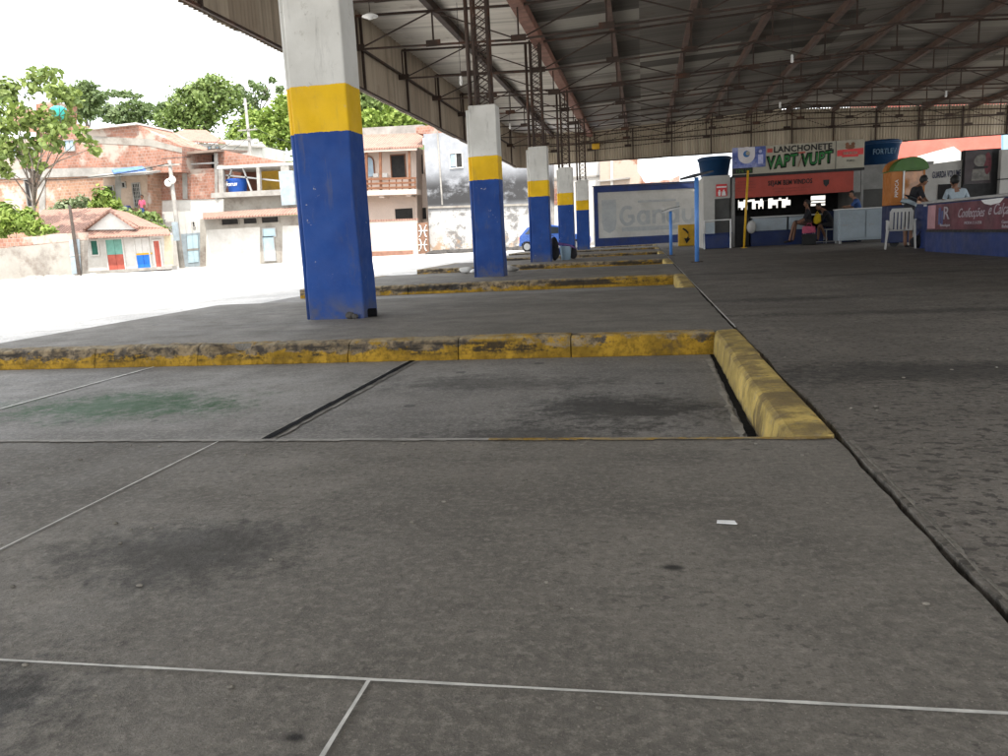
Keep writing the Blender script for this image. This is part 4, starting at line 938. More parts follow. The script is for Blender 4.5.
b = MB(); b.prism([at(217, 166.5, YE), at(330, 160, YE), at(330, 163, YE), at(217, 169, YE)], (0, 3.2, 0)); b.build('terrace_roof', plain('pale_terrace_beam', (.52, .51, .48), .8), t)
for x, w in ((220, 2.4), (257.5, 1.5), (284.5, 4.2)): slab('column', [(x - w, 165), (x + w, 165), (x + w + 1.5, 194), (x - w + 1.5, 194)], YE + .02, .25, m_conc, t)
slab('terrace_back', [(217, 166), (258, 164), (258, 195), (217, 197)], YE + 3, .15, plain('brown_brick_shade', (.20, .085, .055), .9, .2, 2), t)
slab('yellow_panel', [(258, 164), (292, 162), (292, 193), (258, 195)], YE + 3, .15, plain('yellow_ochre_panel', (.66, .40, .05), .7, .15, 2, (.3, .2, .08), .5), t)
for a, c in (((232, 169), (224, 192)), ((243, 168), (252, 192)), ((224, 175), (281, 181))): MB().bar(at(*a, YE + .4), at(*c, YE + .4), .09).build('brace', m_alu, t)
p = at(238, 192.5, YE + .9); tank('water_tank', p, .64, .86, m_tankb, 'bright blue water tank lettered in white on the upper terrace', 'FORTLEV', m_white, 'blue water tanks')
b = MB(); q = at(286, 190, YE - .1); b.box(q.x - .3, q.x + .6, YE - .25, YE - .02, q.z - .9, q.z + 1.1); o = b.build('electric_box', m_gate, t)

# ------------------------------------------------------------------ F house with wooden balcony
YF = 58
t = thing('balcony_house', at(390, 256, YF), 'peach white house with wooden balcony, arched window and tiled roof', 'house')
slab('wall', [(325, 150), (416, 147), (418, 258), (325, 262)], YF, 5, m_peach, t)
slab('side_wall', [(416, 150), (440, 149), (440, 256), (418, 257)], YF + 1.5, 3, m_peach, t)
b = MB(); b.prism([at(325, 137, YF + 2.5), at(423, 134.5, YF + 2.5), at(423, 147.5, YF - 1.6), at(325, 152, YF - 1.6)], (0, 0, .12)); b.build('roof', m_tile, t)
b = MB(); b.prism([at(325, 150.5, YF - 1.55), at(417, 147, YF - 1.55), at(417, 150, YF - 1.55), at(325, 154, YF - 1.55)], (0, .1, 0)); b.build('eave_board', m_peach, t)
slab('upper_gap_shade', [(325, 134), (423, 131), (423, 137.5), (325, 140)], YF + 3, .3, m_dark, t); slab('upper_slab', [(325, 130), (423, 124.5), (423, 133), (383, 134.5), (325, 136)], YF + 2.4, 3, m_conc, t)  # dark slab stands in for the shaded gap below the upper slab
# arched window
a, c = at(363.5, 157, YF), at(375, 176.5, YF); xm = (a.x + c.x) / 2; hw = (c.x - a.x) / 2; zs = a.z - hw
def archp(s, y): return [(xm - hw*s, y, c.z - .0), *[(xm - hw*s*math.cos(R(q)), y, zs + hw*s*math.sin(R(q))) for q in range(0, 181, 15)], (xm + hw*s, y, c.z)]
b = MB(); b.prism(archp(1.12, YF - .08), (0, .075, 0)); f = b.build('arched_window', m_wood, t); b = MB(); b.prism(archp(.88, YF - .1), (0, .015, 0)); b.build('pane', m_paleglass, f)
win(391, 156, 406, 177, YF, t, m_wood, m_dark, 'balcony_door', (0, 0)); win(395, 209, 413.5, 219, YF, t, m_peach, m_dark, 'window', (0, 0)); win(417.5, 155, 424, 174, YF + 1.5, t, m_peach, m_dark, 'window', (0, 0)); win(420, 208, 427, 219, YF + 1.5, t, m_peach, m_dark, 'window', (0, 0))  # dark panes paint in the shade of openings and the side recess
b = MB(); b.prism([at(325, 192, YF - 1.4), at(416.5, 189, YF - 1.4), at(416.5, 194, YF - 1.4), at(325, 197, YF - 1.4)], (0, 1.42, 0)); b.build('balcony_slab', m_peach, t)
for x in (366, 380, 409): slab('balcony_post', [(x - 1.2, 151), (x + 1.2, 151), (x + 1.9, 191), (x - .5, 191)], YF - 1.35, .12, m_wood, t)
for y0 in (177, 181.5, 186):
    slab('balcony_rail', [(325, y0 + 2.5), (416, y0), (416, y0 + 2), (325, y0 + 4.5)], YF - 1.42, .05, m_wood, t)
for x in (371, 389, 396, 402, 415): slab('baluster', [(x - .6, 177.4), (x + .6, 177.4), (x + .9, 190), (x - .3, 190)], YF - 1.37, .05, m_wood, t)
slab('balcony_box', [(373, 173.6), (378, 173.4), (378, 177), (373, 177)], YF - .6, .3, m_plw, t); slab('balcony_box', [(381, 173.3), (387, 173), (387, 177), (381, 177)], YF - .6, .3, m_plw, t)
slab('brackets', [(379, 195.5), (384, 195.3), (384, 198), (379, 198)], YF - 1.2, 1.2, m_peach, t); slab('brackets', [(406, 194), (411, 193.8), (411, 196.5), (406, 196.5)], YF - 1.2, 1.2, m_peach, t)
t = thing('front_wall', at(392, 256, 55), 'plain peach fence wall with brown base strip in front of the balcony house', 'wall')
slab('wall_body', [(300, 224), (417, 219.5), (419, 258), (300, 263)], 55, .25, m_peach, t); slab('coping', [(300, 222.5), (417.5, 218.3), (417.5, 219.8), (300, 224.2)], 54.95, .35, m_tile, t); slab('base_strip', [(300, 254), (413, 250.3), (413, 257), (300, 261)], 54.96, .035, plain('brown_base_paint', (.26, .14, .10), .8), t)
t = thing('patterned_gate', at(423, 254, 54.9), 'brown metal gate with two white curved cross patterns', 'gate')
slab('gate_panel', [(417, 223), (428, 222.3), (429, 253), (418.5, 254)], 54.93, .05, plain('brown_gate_paint', (.20, .11, .07), .6), t)
b = MB()
for zc in (231, 245):
    for s in (-1, 1):
        pts = [at(422.9 + s*(4.2 - 2.6*math.cos(R(q))), zc - 6*math.sin(R(q)), 54.9) for q in range(-80, 81, 20)]; b.tube(pts, .05, 6)
    b.tube([at(418.5, zc, 54.9), at(427.5, zc - .4, 54.9)], .04, 6)
b.build('gate_pattern', m_plw, t)
# ------------------------------------------------------------------ G sooty grey building
def soot():
    m = N('sooty_grey_plaster'); x, y, z = m.xyz()
    c = m.mix(m.ramp(m.noise(.9, 8, .65), .3, .7), (.25, .26, .275), (.35, .36, .38))
    low = m.ramp(z, 3.2, 2.6); c = m.mix(low, c, (.44, .43, .41))
    band = m.math('MULTIPLY', m.ramp(z, 2.6, 3.4), m.ramp(z, 5.9, 4.4)); n = m.noise(.55, 9, .7, m.vmul(m.pos, (1, 1, 1.5)))
    c = m.mix(m.math('MULTIPLY', band, m.ramp(m.math('ADD', n, .08), .40, .60, 0, .95)), c, (.035, .034, .034))
    c = m.mix(m.math('MULTIPLY', low, m.ramp(m.noise(1.1, 8, .75), .48, .58, 0, .85)), c, (.13, .125, .12))
    och = m.math('MULTIPLY', m.ramp(z, 1.4, .5), m.ramp(m.noise(.9, 7, .7), .5, .6, 0, .8)); c = m.mix(och, c, (.34, .22, .13))
    m.bump(m.noise(12, 6, .7), .4, .03); return m.done(c, .9, 0, .2)
m_soot = soot()
t = thing('sooty_building', at(480, 252, 56), 'tall grey plaster building stained with black soot beyond the second pillar', 'building')
slab('wall', [(423.5, 134), (548, 126), (548, 256), (431, 259)], 56, 6, m_soot, t)
slab('brick_top', [(416, 127), (440, 124), (470, 122), (470, 131.5), (423, 134), (416, 133)], 56.3, 5, m_brick2, t)
win(450, 154, 462.5, 167, 56, t, m_plw, m_dark, 'window', (1, 0)); slab('shutter', [(450.5, 154.5), (456, 154.2), (456, 166.5), (450.5, 166.8)], 55.96, .02, m_paleglass, t)
slab('drain', [(436.5, 131), (438, 131), (443, 205), (441.5, 205)], 55.93, .06, m_conc, t); slab('ledge', [(428, 206.5), (548, 203), (548, 205), (428, 208.5)], 55.9, .12, m_plaster, t)
t = thing('white_corner_house', at(572, 248, 60), 'white wall with a brick patch seen between the third and fourth pillars', 'building')
slab('wall', [(540, 122), (601, 119), (601, 252), (540, 254)], 60, 5, m_plw, t); slab('brick_patch', [(551, 181), (566, 180), (566, 204), (551, 205)], 59.95, .048, m_brick2, t); slab('ledge', [(540, 178.5), (601, 175), (601, 177), (540, 180.5)], 59.9, .12, m_conc, t)
rnd = random.Random(12); b = MB()
for i in range(130):
    p = at(432 + 96*rnd.random(), 251.5, 53.5); r_ = rnd.uniform(.1, .42); b.ball((p.x, 52.2 + rnd.uniform(0, 2.6), -.16), (r_*1.7, r_, r_*.7), 7, 5)
for v in b.bm.verts: v.co += Vector((mnoise.noise(v.co*3), mnoise.noise(v.co*3.3 + Vector((3,0,0))), mnoise.noise(v.co*3.1))) * .07
struct(b.build('rubble', plain('dark_rubble', (.055, .05, .045), .9, .4, 2)), 'stuff')

# ------------------------------------------------------------------ beyond the far wall
t = thing('ruined_brick_house', at(620, 240, 58), 'orange brick house with broken stepped gable behind the navy framed wall', 'building')
slab('wall', [(600, 135), (637, 133), (637.5, 171), (641, 176), (643.5, 181), (648, 185), (648, 245), (600, 247)], 58, 5, m_brick, t)
slab('post', [(610.2, 150), (612.8, 150), (613.2, 200), (610.6, 200)], 57.9, .1, m_plw, t); slab('ledge', [(597, 180.5), (630, 177), (630, 178.5), (597, 182)], 57.6, .4, m_conc, t)
t = thing('broken_brick_wall', at(665, 240, 59), 'low broken brick wall with ragged top behind the navy framed wall', 'wall')
slab('wall_body', [(640, 183), (648, 182.6), (655, 181.5), (663, 180), (670, 179.4), (678, 176), (679.5, 175.5), (679.5, 243), (640, 245)], 59, .4, m_brick2, t)
t = thing('pink_wall_building', at(960, 240, 62), 'tall pinkish red painted building outside behind the right shops', 'building')
slab('wall', [(870, 95), (1080, 90), (1080, 228), (870, 236)], 62, 6, plain('pinkish_red_wall', (.55, .13, .095), .8, .1, .6, (.5, .2, .15), .5, .4), t)
slab('cornice', [(870, 100), (1080, 95), (1080, 98), (870, 103)], 61.8, .2, m_plw, t)
t = thing('white_gable_house', at(930, 240, 56), 'sunlit white gabled house in front of the pinkish red building', 'house')
slab('wall', [(868, 168), (895, 160.5), (917, 157), (953.5, 146.5), (966, 155.5), (985, 168), (985, 232), (868, 238)], 56, 4, m_plw, t)

t = thing('pale_blue_wall', at(1020, 235, 50), 'pale blue painted wall at the extreme right edge beyond the shed', 'wall')
slab('wall_body', [(1003.5, 120), (1090, 116), (1090, 228), (1003.5, 232)], 50, .3, plain('pale_blue_wall_paint', (.28, .50, .66), .7, .06), t); slab('coping', [(1002.5, 119), (1090, 115), (1090, 116.5), (1002.5, 120.5)], 49.9, .5, m_conc, t)
t = thing('bright_backdrop_wall', at(770, 238, 52), 'long white wall added as a bright backdrop for the snack bar hatch', 'wall')  # added white wall that keeps the view through the hatch bright
slab('wall_body', [(690, 188), (868, 180), (868, 238), (690, 246)], 52, .3, m_plw, t); slab('coping', [(690, 187), (868, 179), (868, 180.6), (690, 188.6)], 51.9, .5, m_conc, t)

# ------------------------------------------------------------------ hill behind the houses
b = MB(); gx = [-170 + 6*i for i in range(32)]; gy = [62 + 5*j for j in range(26)]; grid = []
for y in gy:
    row = []
    for x in gx:
        h = 15 * min(1, max(0, (y - 62) / 55)) * min(1, max(0, (-6 - x) / 25)); h += 1.2 * mnoise.noise(Vector((x*.05, y*.05, 0))) * min(1, h)
        row.append(b.bm.verts.new((x, y, -.4 + h)))
    grid.append(row)
for j in range(len(gy)-1):
    for i in range(len(gx)-1): b._f([grid[j][i], grid[j][i+1], grid[j+1][i+1], grid[j+1][i]])
hm = N('hill_grass'); c = hm.mix(hm.noise(.3, 8, .7), (.035, .07, .02), (.10, .12, .04)); struct(b.build('hill', hm.done(c, .95, 0, .1), smooth=True, origin=(0, 0, 0)))

# ------------------------------------------------------------------ trees
def leafmat(name, dark, light, trans=.25):
    m = N(name); g = m.n.new('ShaderNodeNewGeometry'); rpi = g.outputs['Random Per Island']
    c = m.mix(rpi, dark, light); c = m.mix(m.ramp(m.noise(.8, 4), .35, .65, 0, .5), c, mul(light, 1.25))
    m.done(c, .55, 0, .35); tr_ = m.n.new('ShaderNodeBsdfTranslucent'); m.lk(m.mix(.5, c, (.12, .2, .02)), tr_.inputs[0]); ms = m.n.new('ShaderNodeMixShader'); ms.inputs[0].default_value = trans
    out = m.n['Material Output']; m.l.new(m.b.outputs[0], ms.inputs[1]); m.l.new(tr_.outputs[0], ms.inputs[2]); m.l.new(ms.outputs[0], out.inputs[0]); return m.m
lf_big = leafmat('broad_leaf', (.07, .12, .03), (.20, .25, .065)); lf_dark = leafmat('dark_leaf', (.09, .14, .06), (.18, .23, .10)); lf_mid = leafmat('mid_leaf', (.10, .16, .045), (.21, .27, .085)); lf_lime = leafmat('lime_leaf', (.11, .19, .03), (.26, .33, .07))  # hill tree greens lightened so the colour stands in for haze
def leaves(pts, size, seed, elong=1.6, droop=0.0):
    """many bent leaf faces at the given points"""
    rg = np.random.default_rng(seed); n = len(pts); pts = np.asarray(pts, float)
    nrm = rg.normal(size=(n, 3)) + np.array((0, 0, .7)); nrm /= np.linalg.norm(nrm, axis=1)[:, None]
    t = rg.normal(size=(n, 3)) + np.array((0, 0, -droop)); t -= nrm * (t*nrm).sum(1)[:, None]; t /= np.linalg.norm(t, axis=1)[:, None]; s = np.cross(nrm, t)
    L = size * rg.uniform(.6, 1.3, n)[:, None]; w = L / elong
    P0 = pts - t*L*.5; P1 = pts - t*L*.1 + s*w*.5 + nrm*L*.08; P2 = pts + t*L*.3 + s*w*.35 + nrm*L*.05; P3 = pts + t*L*.55 - nrm*L*.08; P4 = pts + t*L*.3 - s*w*.35 + nrm*L*.05; P5 = pts - t*L*.1 - s*w*.5 + nrm*L*.08
    V = np.stack([P0, P1, P2, P3, P4, P5], 1).reshape(-1, 3); k = np.arange(n) * 6
    F = [(a, a+1, a+2, a+3) for a in k] + [(a, a+3, a+4, a+5) for a in k]
    me = bpy.data.meshes.new('crown'); me.from_pydata(V.tolist(), [], F); return me
def clump_pts(clumps, n, seed, hollow=.35):
    rg = np.random.default_rng(seed); out = []; tot = sum(r[0]*r[2] for c, r in clumps)
    for c, r in clumps:
        k = max(8, int(n * r[0]*r[2] / tot)); d = rg.normal(size=(k, 3)); d /= np.linalg.norm(d, axis=1)[:, None]
        rad = rg.uniform(hollow, 1, k)[:, None] ** .6; f = 1 + .32*np.sin(d[:, :1]*7 + seed) * np.cos(d[:, 2:]*6 + c[0]) + .22*np.sin(d[:, 1:2]*13 + c[2])
        out.append(np.array(c) + d * rad * f * np.array(r))
    return np.concatenate(out)
def tree(name, base, clumps, n, size, mat, label, tr_r, seed, elong=1.6, cat='tree', group=None, droop=0, twig=True):
    t = thing(name, base, label, cat, group); rnd = random.Random(seed); base = Vector(base)
    cs = [Vector(c) for c, r in clumps]; mid = sum(cs, Vector()) / len(cs); top = Vector((base.x*.35 + mid.x*.65, base.y*.35 + mid.y*.65, base.z + (mid.z - base.z) * .72))
    b = MB(); k1 = base.lerp(top, .5) + Vector((rnd.uniform(-.1, .1), 0, 0)) * (top - base).length * .3
    b.tube([base - Vector((0, 0, .3)), k1, top], [tr_r, tr_r*.8, tr_r*.62], 9)
    for c in cs:
        st_ = k1.lerp(top, rnd.uniform(.25, 1)); m1 = st_.lerp(c, .5) + Vector((rnd.uniform(-1, 1), rnd.uniform(-1, 1), rnd.uniform(-.3, .6))) * (c - st_).length * .12
        b.tube([st_, m1, c], [tr_r*.36, tr_r*.22, tr_r*.08], 6)
    b.build('trunk', m_bark, t, True); me = leaves(clump_pts(clumps, n, seed), size, seed, elong, droop); link_mesh('crown', me, mat, t); return t
def C(px, py, Y, r, ry=None, rz=None):
    p = at(px, py, Y); s = Y / F0 * 1.15; return ((p.x, p.y, p.z), (r*s, (ry or r)*s, (rz or r)*s))
g0 = at(31, 240, 38.5)
tree('broadleaf_tree', (g0.x, 38.5, -.2), [C(6, 92, 38.5, 15, 15, 16), C(-18, 110, 38.5, 20), C(34, 82, 39, 11), C(48, 74, 38.5, 10, 9, 7), C(58, 92, 38, 11), C(72, 98, 38.5, 9), C(18, 118, 37.5, 15), C(44, 120, 38, 13), C(72, 118, 38.5, 8), C(30, 146, 38, 11), C(8, 148, 38, 12), C(52, 142, 37.5, 9), C(84, 136, 38, 7, 8, 9), C(93, 148, 38, 5, 5, 7), C(40, 165, 38, 6), C(26, 160, 38, 6), C(-4, 128, 38.5, 14), C(2, 168, 38, 9), C(-12, 150, 38, 12), C(60, 130, 37.5, 8)], 2300, .33, lf_big, 'broad leaved young tree with pale leaning trunk behind the stained wall at far left', .13, 21, 1.3, droop=.8)
for i, (cl, n, mt, lab) in enumerate((
    ([C(66, 92, 105, 13, 13, 7), C(86, 88, 105, 9, 9, 6), C(96, 98, 105, 9, 9, 6), C(84, 106, 105, 12)], 1500, lf_dark, 'dark crowned hill tree just right of the broad leaved tree'),
    ([C(112, 112, 115, 16, 16, 8), C(135, 106, 115, 14, 14, 5), C(150, 112, 115, 14, 14, 7), C(128, 120, 115, 16, 14, 8), C(118, 94, 116, 14, 12, 2.5), C(134, 96, 116, 10, 10, 1.8), C(164, 106, 115, 7, 7, 4)], 2000, lf_dark, 'wide flat topped hill tree above the brick building'),
    ([C(196, 92, 105, 17, 16, 10), C(214, 84, 105, 15, 14, 8), C(186, 106, 105, 15), C(212, 104, 105, 17), C(200, 122, 105, 15), C(178, 118, 105, 11), C(228, 98, 105, 11), C(166, 122, 103, 11)], 3600, lf_mid, 'big rounded bright green hill tree left of the utility pole'),
    ([C(240, 92, 112, 7), C(252, 84, 112, 5, 5, 3), C(262, 92, 112, 7), C(272, 80, 112, 4, 4, 3), C(280, 90, 112, 4), C(248, 106, 112, 11), C(238, 88, 112, 3)], 750, lf_dark, 'thin half bare hill tree with sparse tufts of leaves'),
    ([C(240, 134, 92, 13), C(258, 128, 92, 16), C(276, 122, 92, 14), C(290, 132, 92, 16), C(262, 146, 90, 16), C(228, 148, 90, 10), C(300, 112, 92, 16), C(284, 104, 94, 9)], 3800, lf_lime, 'lush yellow green tree mass behind the terrace house roof'),
    ([C(372, 96, 96, 14), C(360, 108, 96, 14), C(352, 86, 96, 12), C(384, 108, 96, 11), C(340, 100, 96, 14)], 2600, lf_mid, 'green hill tree rising behind the balcony house roof'),
    ([C(396, 114, 94, 9), C(408, 118, 94, 9, 9, 8), C(390, 122, 94, 11), C(420, 121, 94, 9, 9, 6), C(372, 122, 93, 10)], 1900, lf_lime, 'light green low hill tree right above the balcony house'))):
    cx = sum(c[0][0] for c in cl)/len(cl); cy = sum(c[0][1] for c in cl)/len(cl); zb = 15 * min(1, max(0, (cy - 62)/55)) - .6
    tree('hill_tree', (cx, cy, zb), cl, int(n * 1.75), .55, mt, lab, .38, 40 + i, 1.5, group='trees on the hill')
for i, (cl, n, sz, mt, lab, Y) in enumerate((
    ([C(6, 212, 38, 9), C(16, 222, 38, 10), C(2, 228, 37.6, 9)], 420, .45, lf_lime, 'yellow green leafy bush at the left edge behind the stained wall', 38),
    ([C(30, 214, 38, 7), C(28, 226, 37.6, 8, 8, 9), C(40, 228, 37.5, 8), C(50, 230, 37.2, 7, 7, 5)], 420, .32, lf_lime, 'pale leafy bush behind the middle of the stained wall', 38),
    ([C(64, 206, 44.3, 10, 8, 6), C(80, 203, 44.3, 9, 8, 6), C(56, 212, 44, 8, 8, 5)], 420, .34, leafmat('pale_leaf', (.12, .18, .08), (.30, .34, .20)), 'pale flowering bush in front of the brick building above the tiled roof', 44),
    ([C(104, 196, 44, 9), C(98, 206, 44, 9, 9, 7), C(112, 206, 44, 9, 9, 8)], 560, .34, lf_lime, 'bright green bushy plant rising above the white gable', 44),
    ([C(126, 214, 43.6, 10, 10, 6), C(140, 217, 43.6, 10, 10, 6), C(152, 222, 43.6, 9), C(134, 224, 43.5, 12, 10, 5), C(162, 229, 43.5, 7, 7, 4)], 800, .30, lf_mid, 'dense creeping green plant right of the white gable', 43.6))):
    cx = sum(c[0][0] for c in cl)/len(cl); tree('garden_plant', (cx, Y, -.2), cl, n, sz, mt, lab, .05, 70 + i, 2.0, 'plant', 'plants behind the street wall')

# upper white house on the hill
t = thing('hill_house', at(220, 150, 72), 'white hillside house with pink tiled roof far behind the loft house', 'house')
slab('wall', [(176, 142), (262, 146), (262, 166), (176, 166)], 72, 5, m_plw, t)
b = MB(); b.prism([at(160, 141, 71.5), at(226, 144, 71.5), at(206, 131.5, 75), at(184, 131, 75)], (0, 0, .15)); b.build('roof', m_tile, t)
b = MB(); b.prism([at(226, 145.5, 71.5), at(266, 148, 71.5), at(262, 143.5, 74), at(222, 141, 74)], (0, 0, .15)); b.build('roof', m_conc, t)
for x in (199, 208, 216): win(x, 147, x + 4, 158, 72, t, m_conc, m_paleglass, 'window', (0, 0))
b = MB(); p = at(178, 152, 70); b.prism([at(172, 150, 70), at(190, 147.5, 70), at(196, 152, 70), at(176, 154, 70)], (0, 1.5, .1)); b.build('awning', m_conc, t)

# ------------------------------------------------------------------ poles and wires
p = at(182, 266, 44); q = at(170, 160, 44); t = thing('utility_pole', (p.x, 44, -.15), 'tall grey concrete utility pole with round meters at the end of the tiled house', 'utility pole', 'utility poles')
MB().tube([(p.x, 44, -.3), (p.x, 44, q.z)], [.17, .10], 10).build('pole', m_conc, t, True)
for dx, zz in ((-.12, 4.9), (.16, 5.05)): MB().lathe((p.x + dx, 43.8, zz), [(.2, -.08), (.24, 0), (.2, .06)], 14, 'y').build('meter', m_plw, t)
b = MB(); b.box(p.x - .16, p.x + .16, 43.7, 43.85, 1.5, 2.6); b.build('meter_box', m_gate, t); b = MB(); b.bar((p.x - .7, 43.9, q.z - .3), (p.x + .7, 43.9, q.z - .3), .1); b.build('cross_arm', m_conc, t); P1 = Vector((p.x, 43.9, q.z - .2))
p = at(252, 168, 68); q = at(249, 98, 68); t = thing('utility_pole', (p.x, 68, 3), 'slim utility pole with street lamp rising in front of the hill trees', 'utility pole', 'utility poles')
MB().tube([(p.x, 68, 1), (p.x, 68, q.z)], [.18, .11], 10).build('pole', m_conc, t, True)
for zz in (130, 140): w = at(250, zz, 68); MB().bar((p.x - .9, 67.9, w.z), (p.x + .9, 67.9, w.z), .12).build('cross_arm', m_conc, t)
w = at(255.5, 141.5, 67); b = MB(); b.ball((w.x, 67, w.z), (.3, .3, .2)); b.build('lamp_head', m_white, t, True); MB().tube([(p.x, 68, w.z + .2), (w.x, 67, w.z + .15)], .04, 6).build('lamp_arm', m_alu, t)
P2 = Vector((p.x, 67.9, w.z + .6))
def wire(a, c, sag, lab):
    pts = [a.lerp(c, i/14) - Vector((0, 0, sag * 4 * (i/14) * (1 - i/14))) for i in range(15)]; o = MB().tube(pts, .022, 5).build('power_line', m_black); tag(o, lab, 'power line', 'power lines over the houses')
wire(P1, P2, .8, 'sagging power line between the two utility poles, lowest of three'); wire(P1 + Vector((.4, 0, .3)), P2 + Vector((.5, 0, 1.0)), .7, 'sagging power line between the two utility poles, middle of three'); wire(P1 + Vector((-.4, 0, .3)), P2 + Vector((-.6, 0, 1.7)), .9, 'sagging power line between the two utility poles, topmost of three')
wire(P2, at(340, 150, 64), .8, 'lower power line running right from the slim pole behind the pillar'); wire(P2 + Vector((.5, 0, .9)), at(340, 140, 64), .9, 'upper power line running right from the slim pole behind the pillar'); wire(P1, at(-60, 172, 42), .7, 'power line running left from the concrete pole past the brick building')

# ------------------------------------------------------------------ blue car
def car():
    YCR = 45.0; g = gr(521, 250, -.15); a = at(519.5, 245, YCR); x0 = a.x; Lc = 4.0; z0 = -.15
    t = thing('parked_car', (x0 + Lc/2, YCR + .8, z0), 'bright blue hatchback car parked in the sun behind the third pillar', 'car')
    mp = plain('metallic_blue_paint', (.03, .12, .46), .3, .05, 3, bump=0, spec=.6); W = 1.6
    FL = lambda u: 4.0 - u
    prof = [(.02, .32), (.0, .55), (.05, .72), (.55, .84), (1.05, .93), (1.65, 1.36), (2.2, 1.46), (3.1, 1.46), (3.55, 1.36), (3.86, 1.0), (3.96, .90), (4.0, .6), (3.95, .34), (3.90, .32), (3.86, .46), (3.70, .58), (3.44, .58), (3.27, .45), (3.24, .28), (1.15, .28), (1.12, .45), (.95, .58), (.7, .58), (.53, .45), (.5, .30)]
    b = MB(); b.prism([(x0 + FL(u), YCR, z0 + v) for u, v in prof], (0, W, 0))
    for v in b.bm.verts:
        zz = v.co.z - z0
        if zz > .95: v.co.y = YCR + W/2 + (v.co.y - YCR - W/2) * (.80 if zz > 1.2 else .93)
    o = b.build('body', mp, t); add_bevel(o, .04, 3)
    for pts in ([(1.18, .97), (1.72, 1.30), (2.2, 1.36), (2.2, .96)], [(2.28, .96), (2.28, 1.36), (3.35, 1.34), (3.66, 1.0)]):
        b = MB(); q = [(x0 + FL(u), YCR + .03 + (.16 * (v - .95) / .5), z0 + v) for u, v in pts]; b.prism(q, (0, .012, 0)); bmesh.ops.translate(b.bm, verts=b.bm.verts, vec=(0, -.035, 0)); b.build('side_window', m_glass, t)
    b = MB(); b.prism([(x0 + FL(1.02), YCR + .12, z0 + .965), (x0 + FL(1.02), YCR + W - .12, z0 + .965), (x0 + FL(1.60), YCR + W - .22, z0 + 1.37), (x0 + FL(1.60), YCR + .22, z0 + 1.37)], (.02, 0, .015)); b.build('windscreen', m_glass, t)
    for u in (FL(.83), FL(3.57)):
        for yy in (YCR + .10, YCR + W - .10):
            b = MB(); b.lathe((x0 + u, yy, z0 + .29), [(.20, -.10), (.29, -.09), (.29, .09), (.20, .10)], 20, 'y'); w = b.build('wheel', m_black, t, True)
            b = MB(); s = -1 if yy < YCR + .8 else 1; b.lathe((x0 + u, yy + s*.105, z0 + .29), [(.19, -.01), (.17, .01), (.05, .015)], 16, 'y'); b.build('rim', m_alu, w)
    for yy in (YCR + .05, YCR + W - .37): b = MB(); b.box(x0 - .01, x0 + .12, yy, yy + .32, z0 + .62, z0 + .84); o = b.build('tail_light', m_redsign, t); add_bevel(o, .03)
    b = MB(); b.box(x0 - .04, x0 + .1, YCR + .05, YCR + W - .05, z0 + .32, z0 + .52); o = b.build('bumper', mp, t); add_bevel(o, .04)
    b = MB(); b.box(x0 + 2.60, x0 + 2.78, YCR - .14, YCR + .02, z0 + .93, z0 + 1.04); o = b.build('mirror', mp, t); add_bevel(o, .03)
    b = MB(); b.box(x0 + 1.75, x0 + 1.77, YCR - .008, YCR - .001, z0 + .35, z0 + .92); b.box(x0 + 1.84, x0 + 1.98, YCR - .02, YCR - .001, z0 + .84, z0 + .87); b.build('door_line', m_black, t)
car()
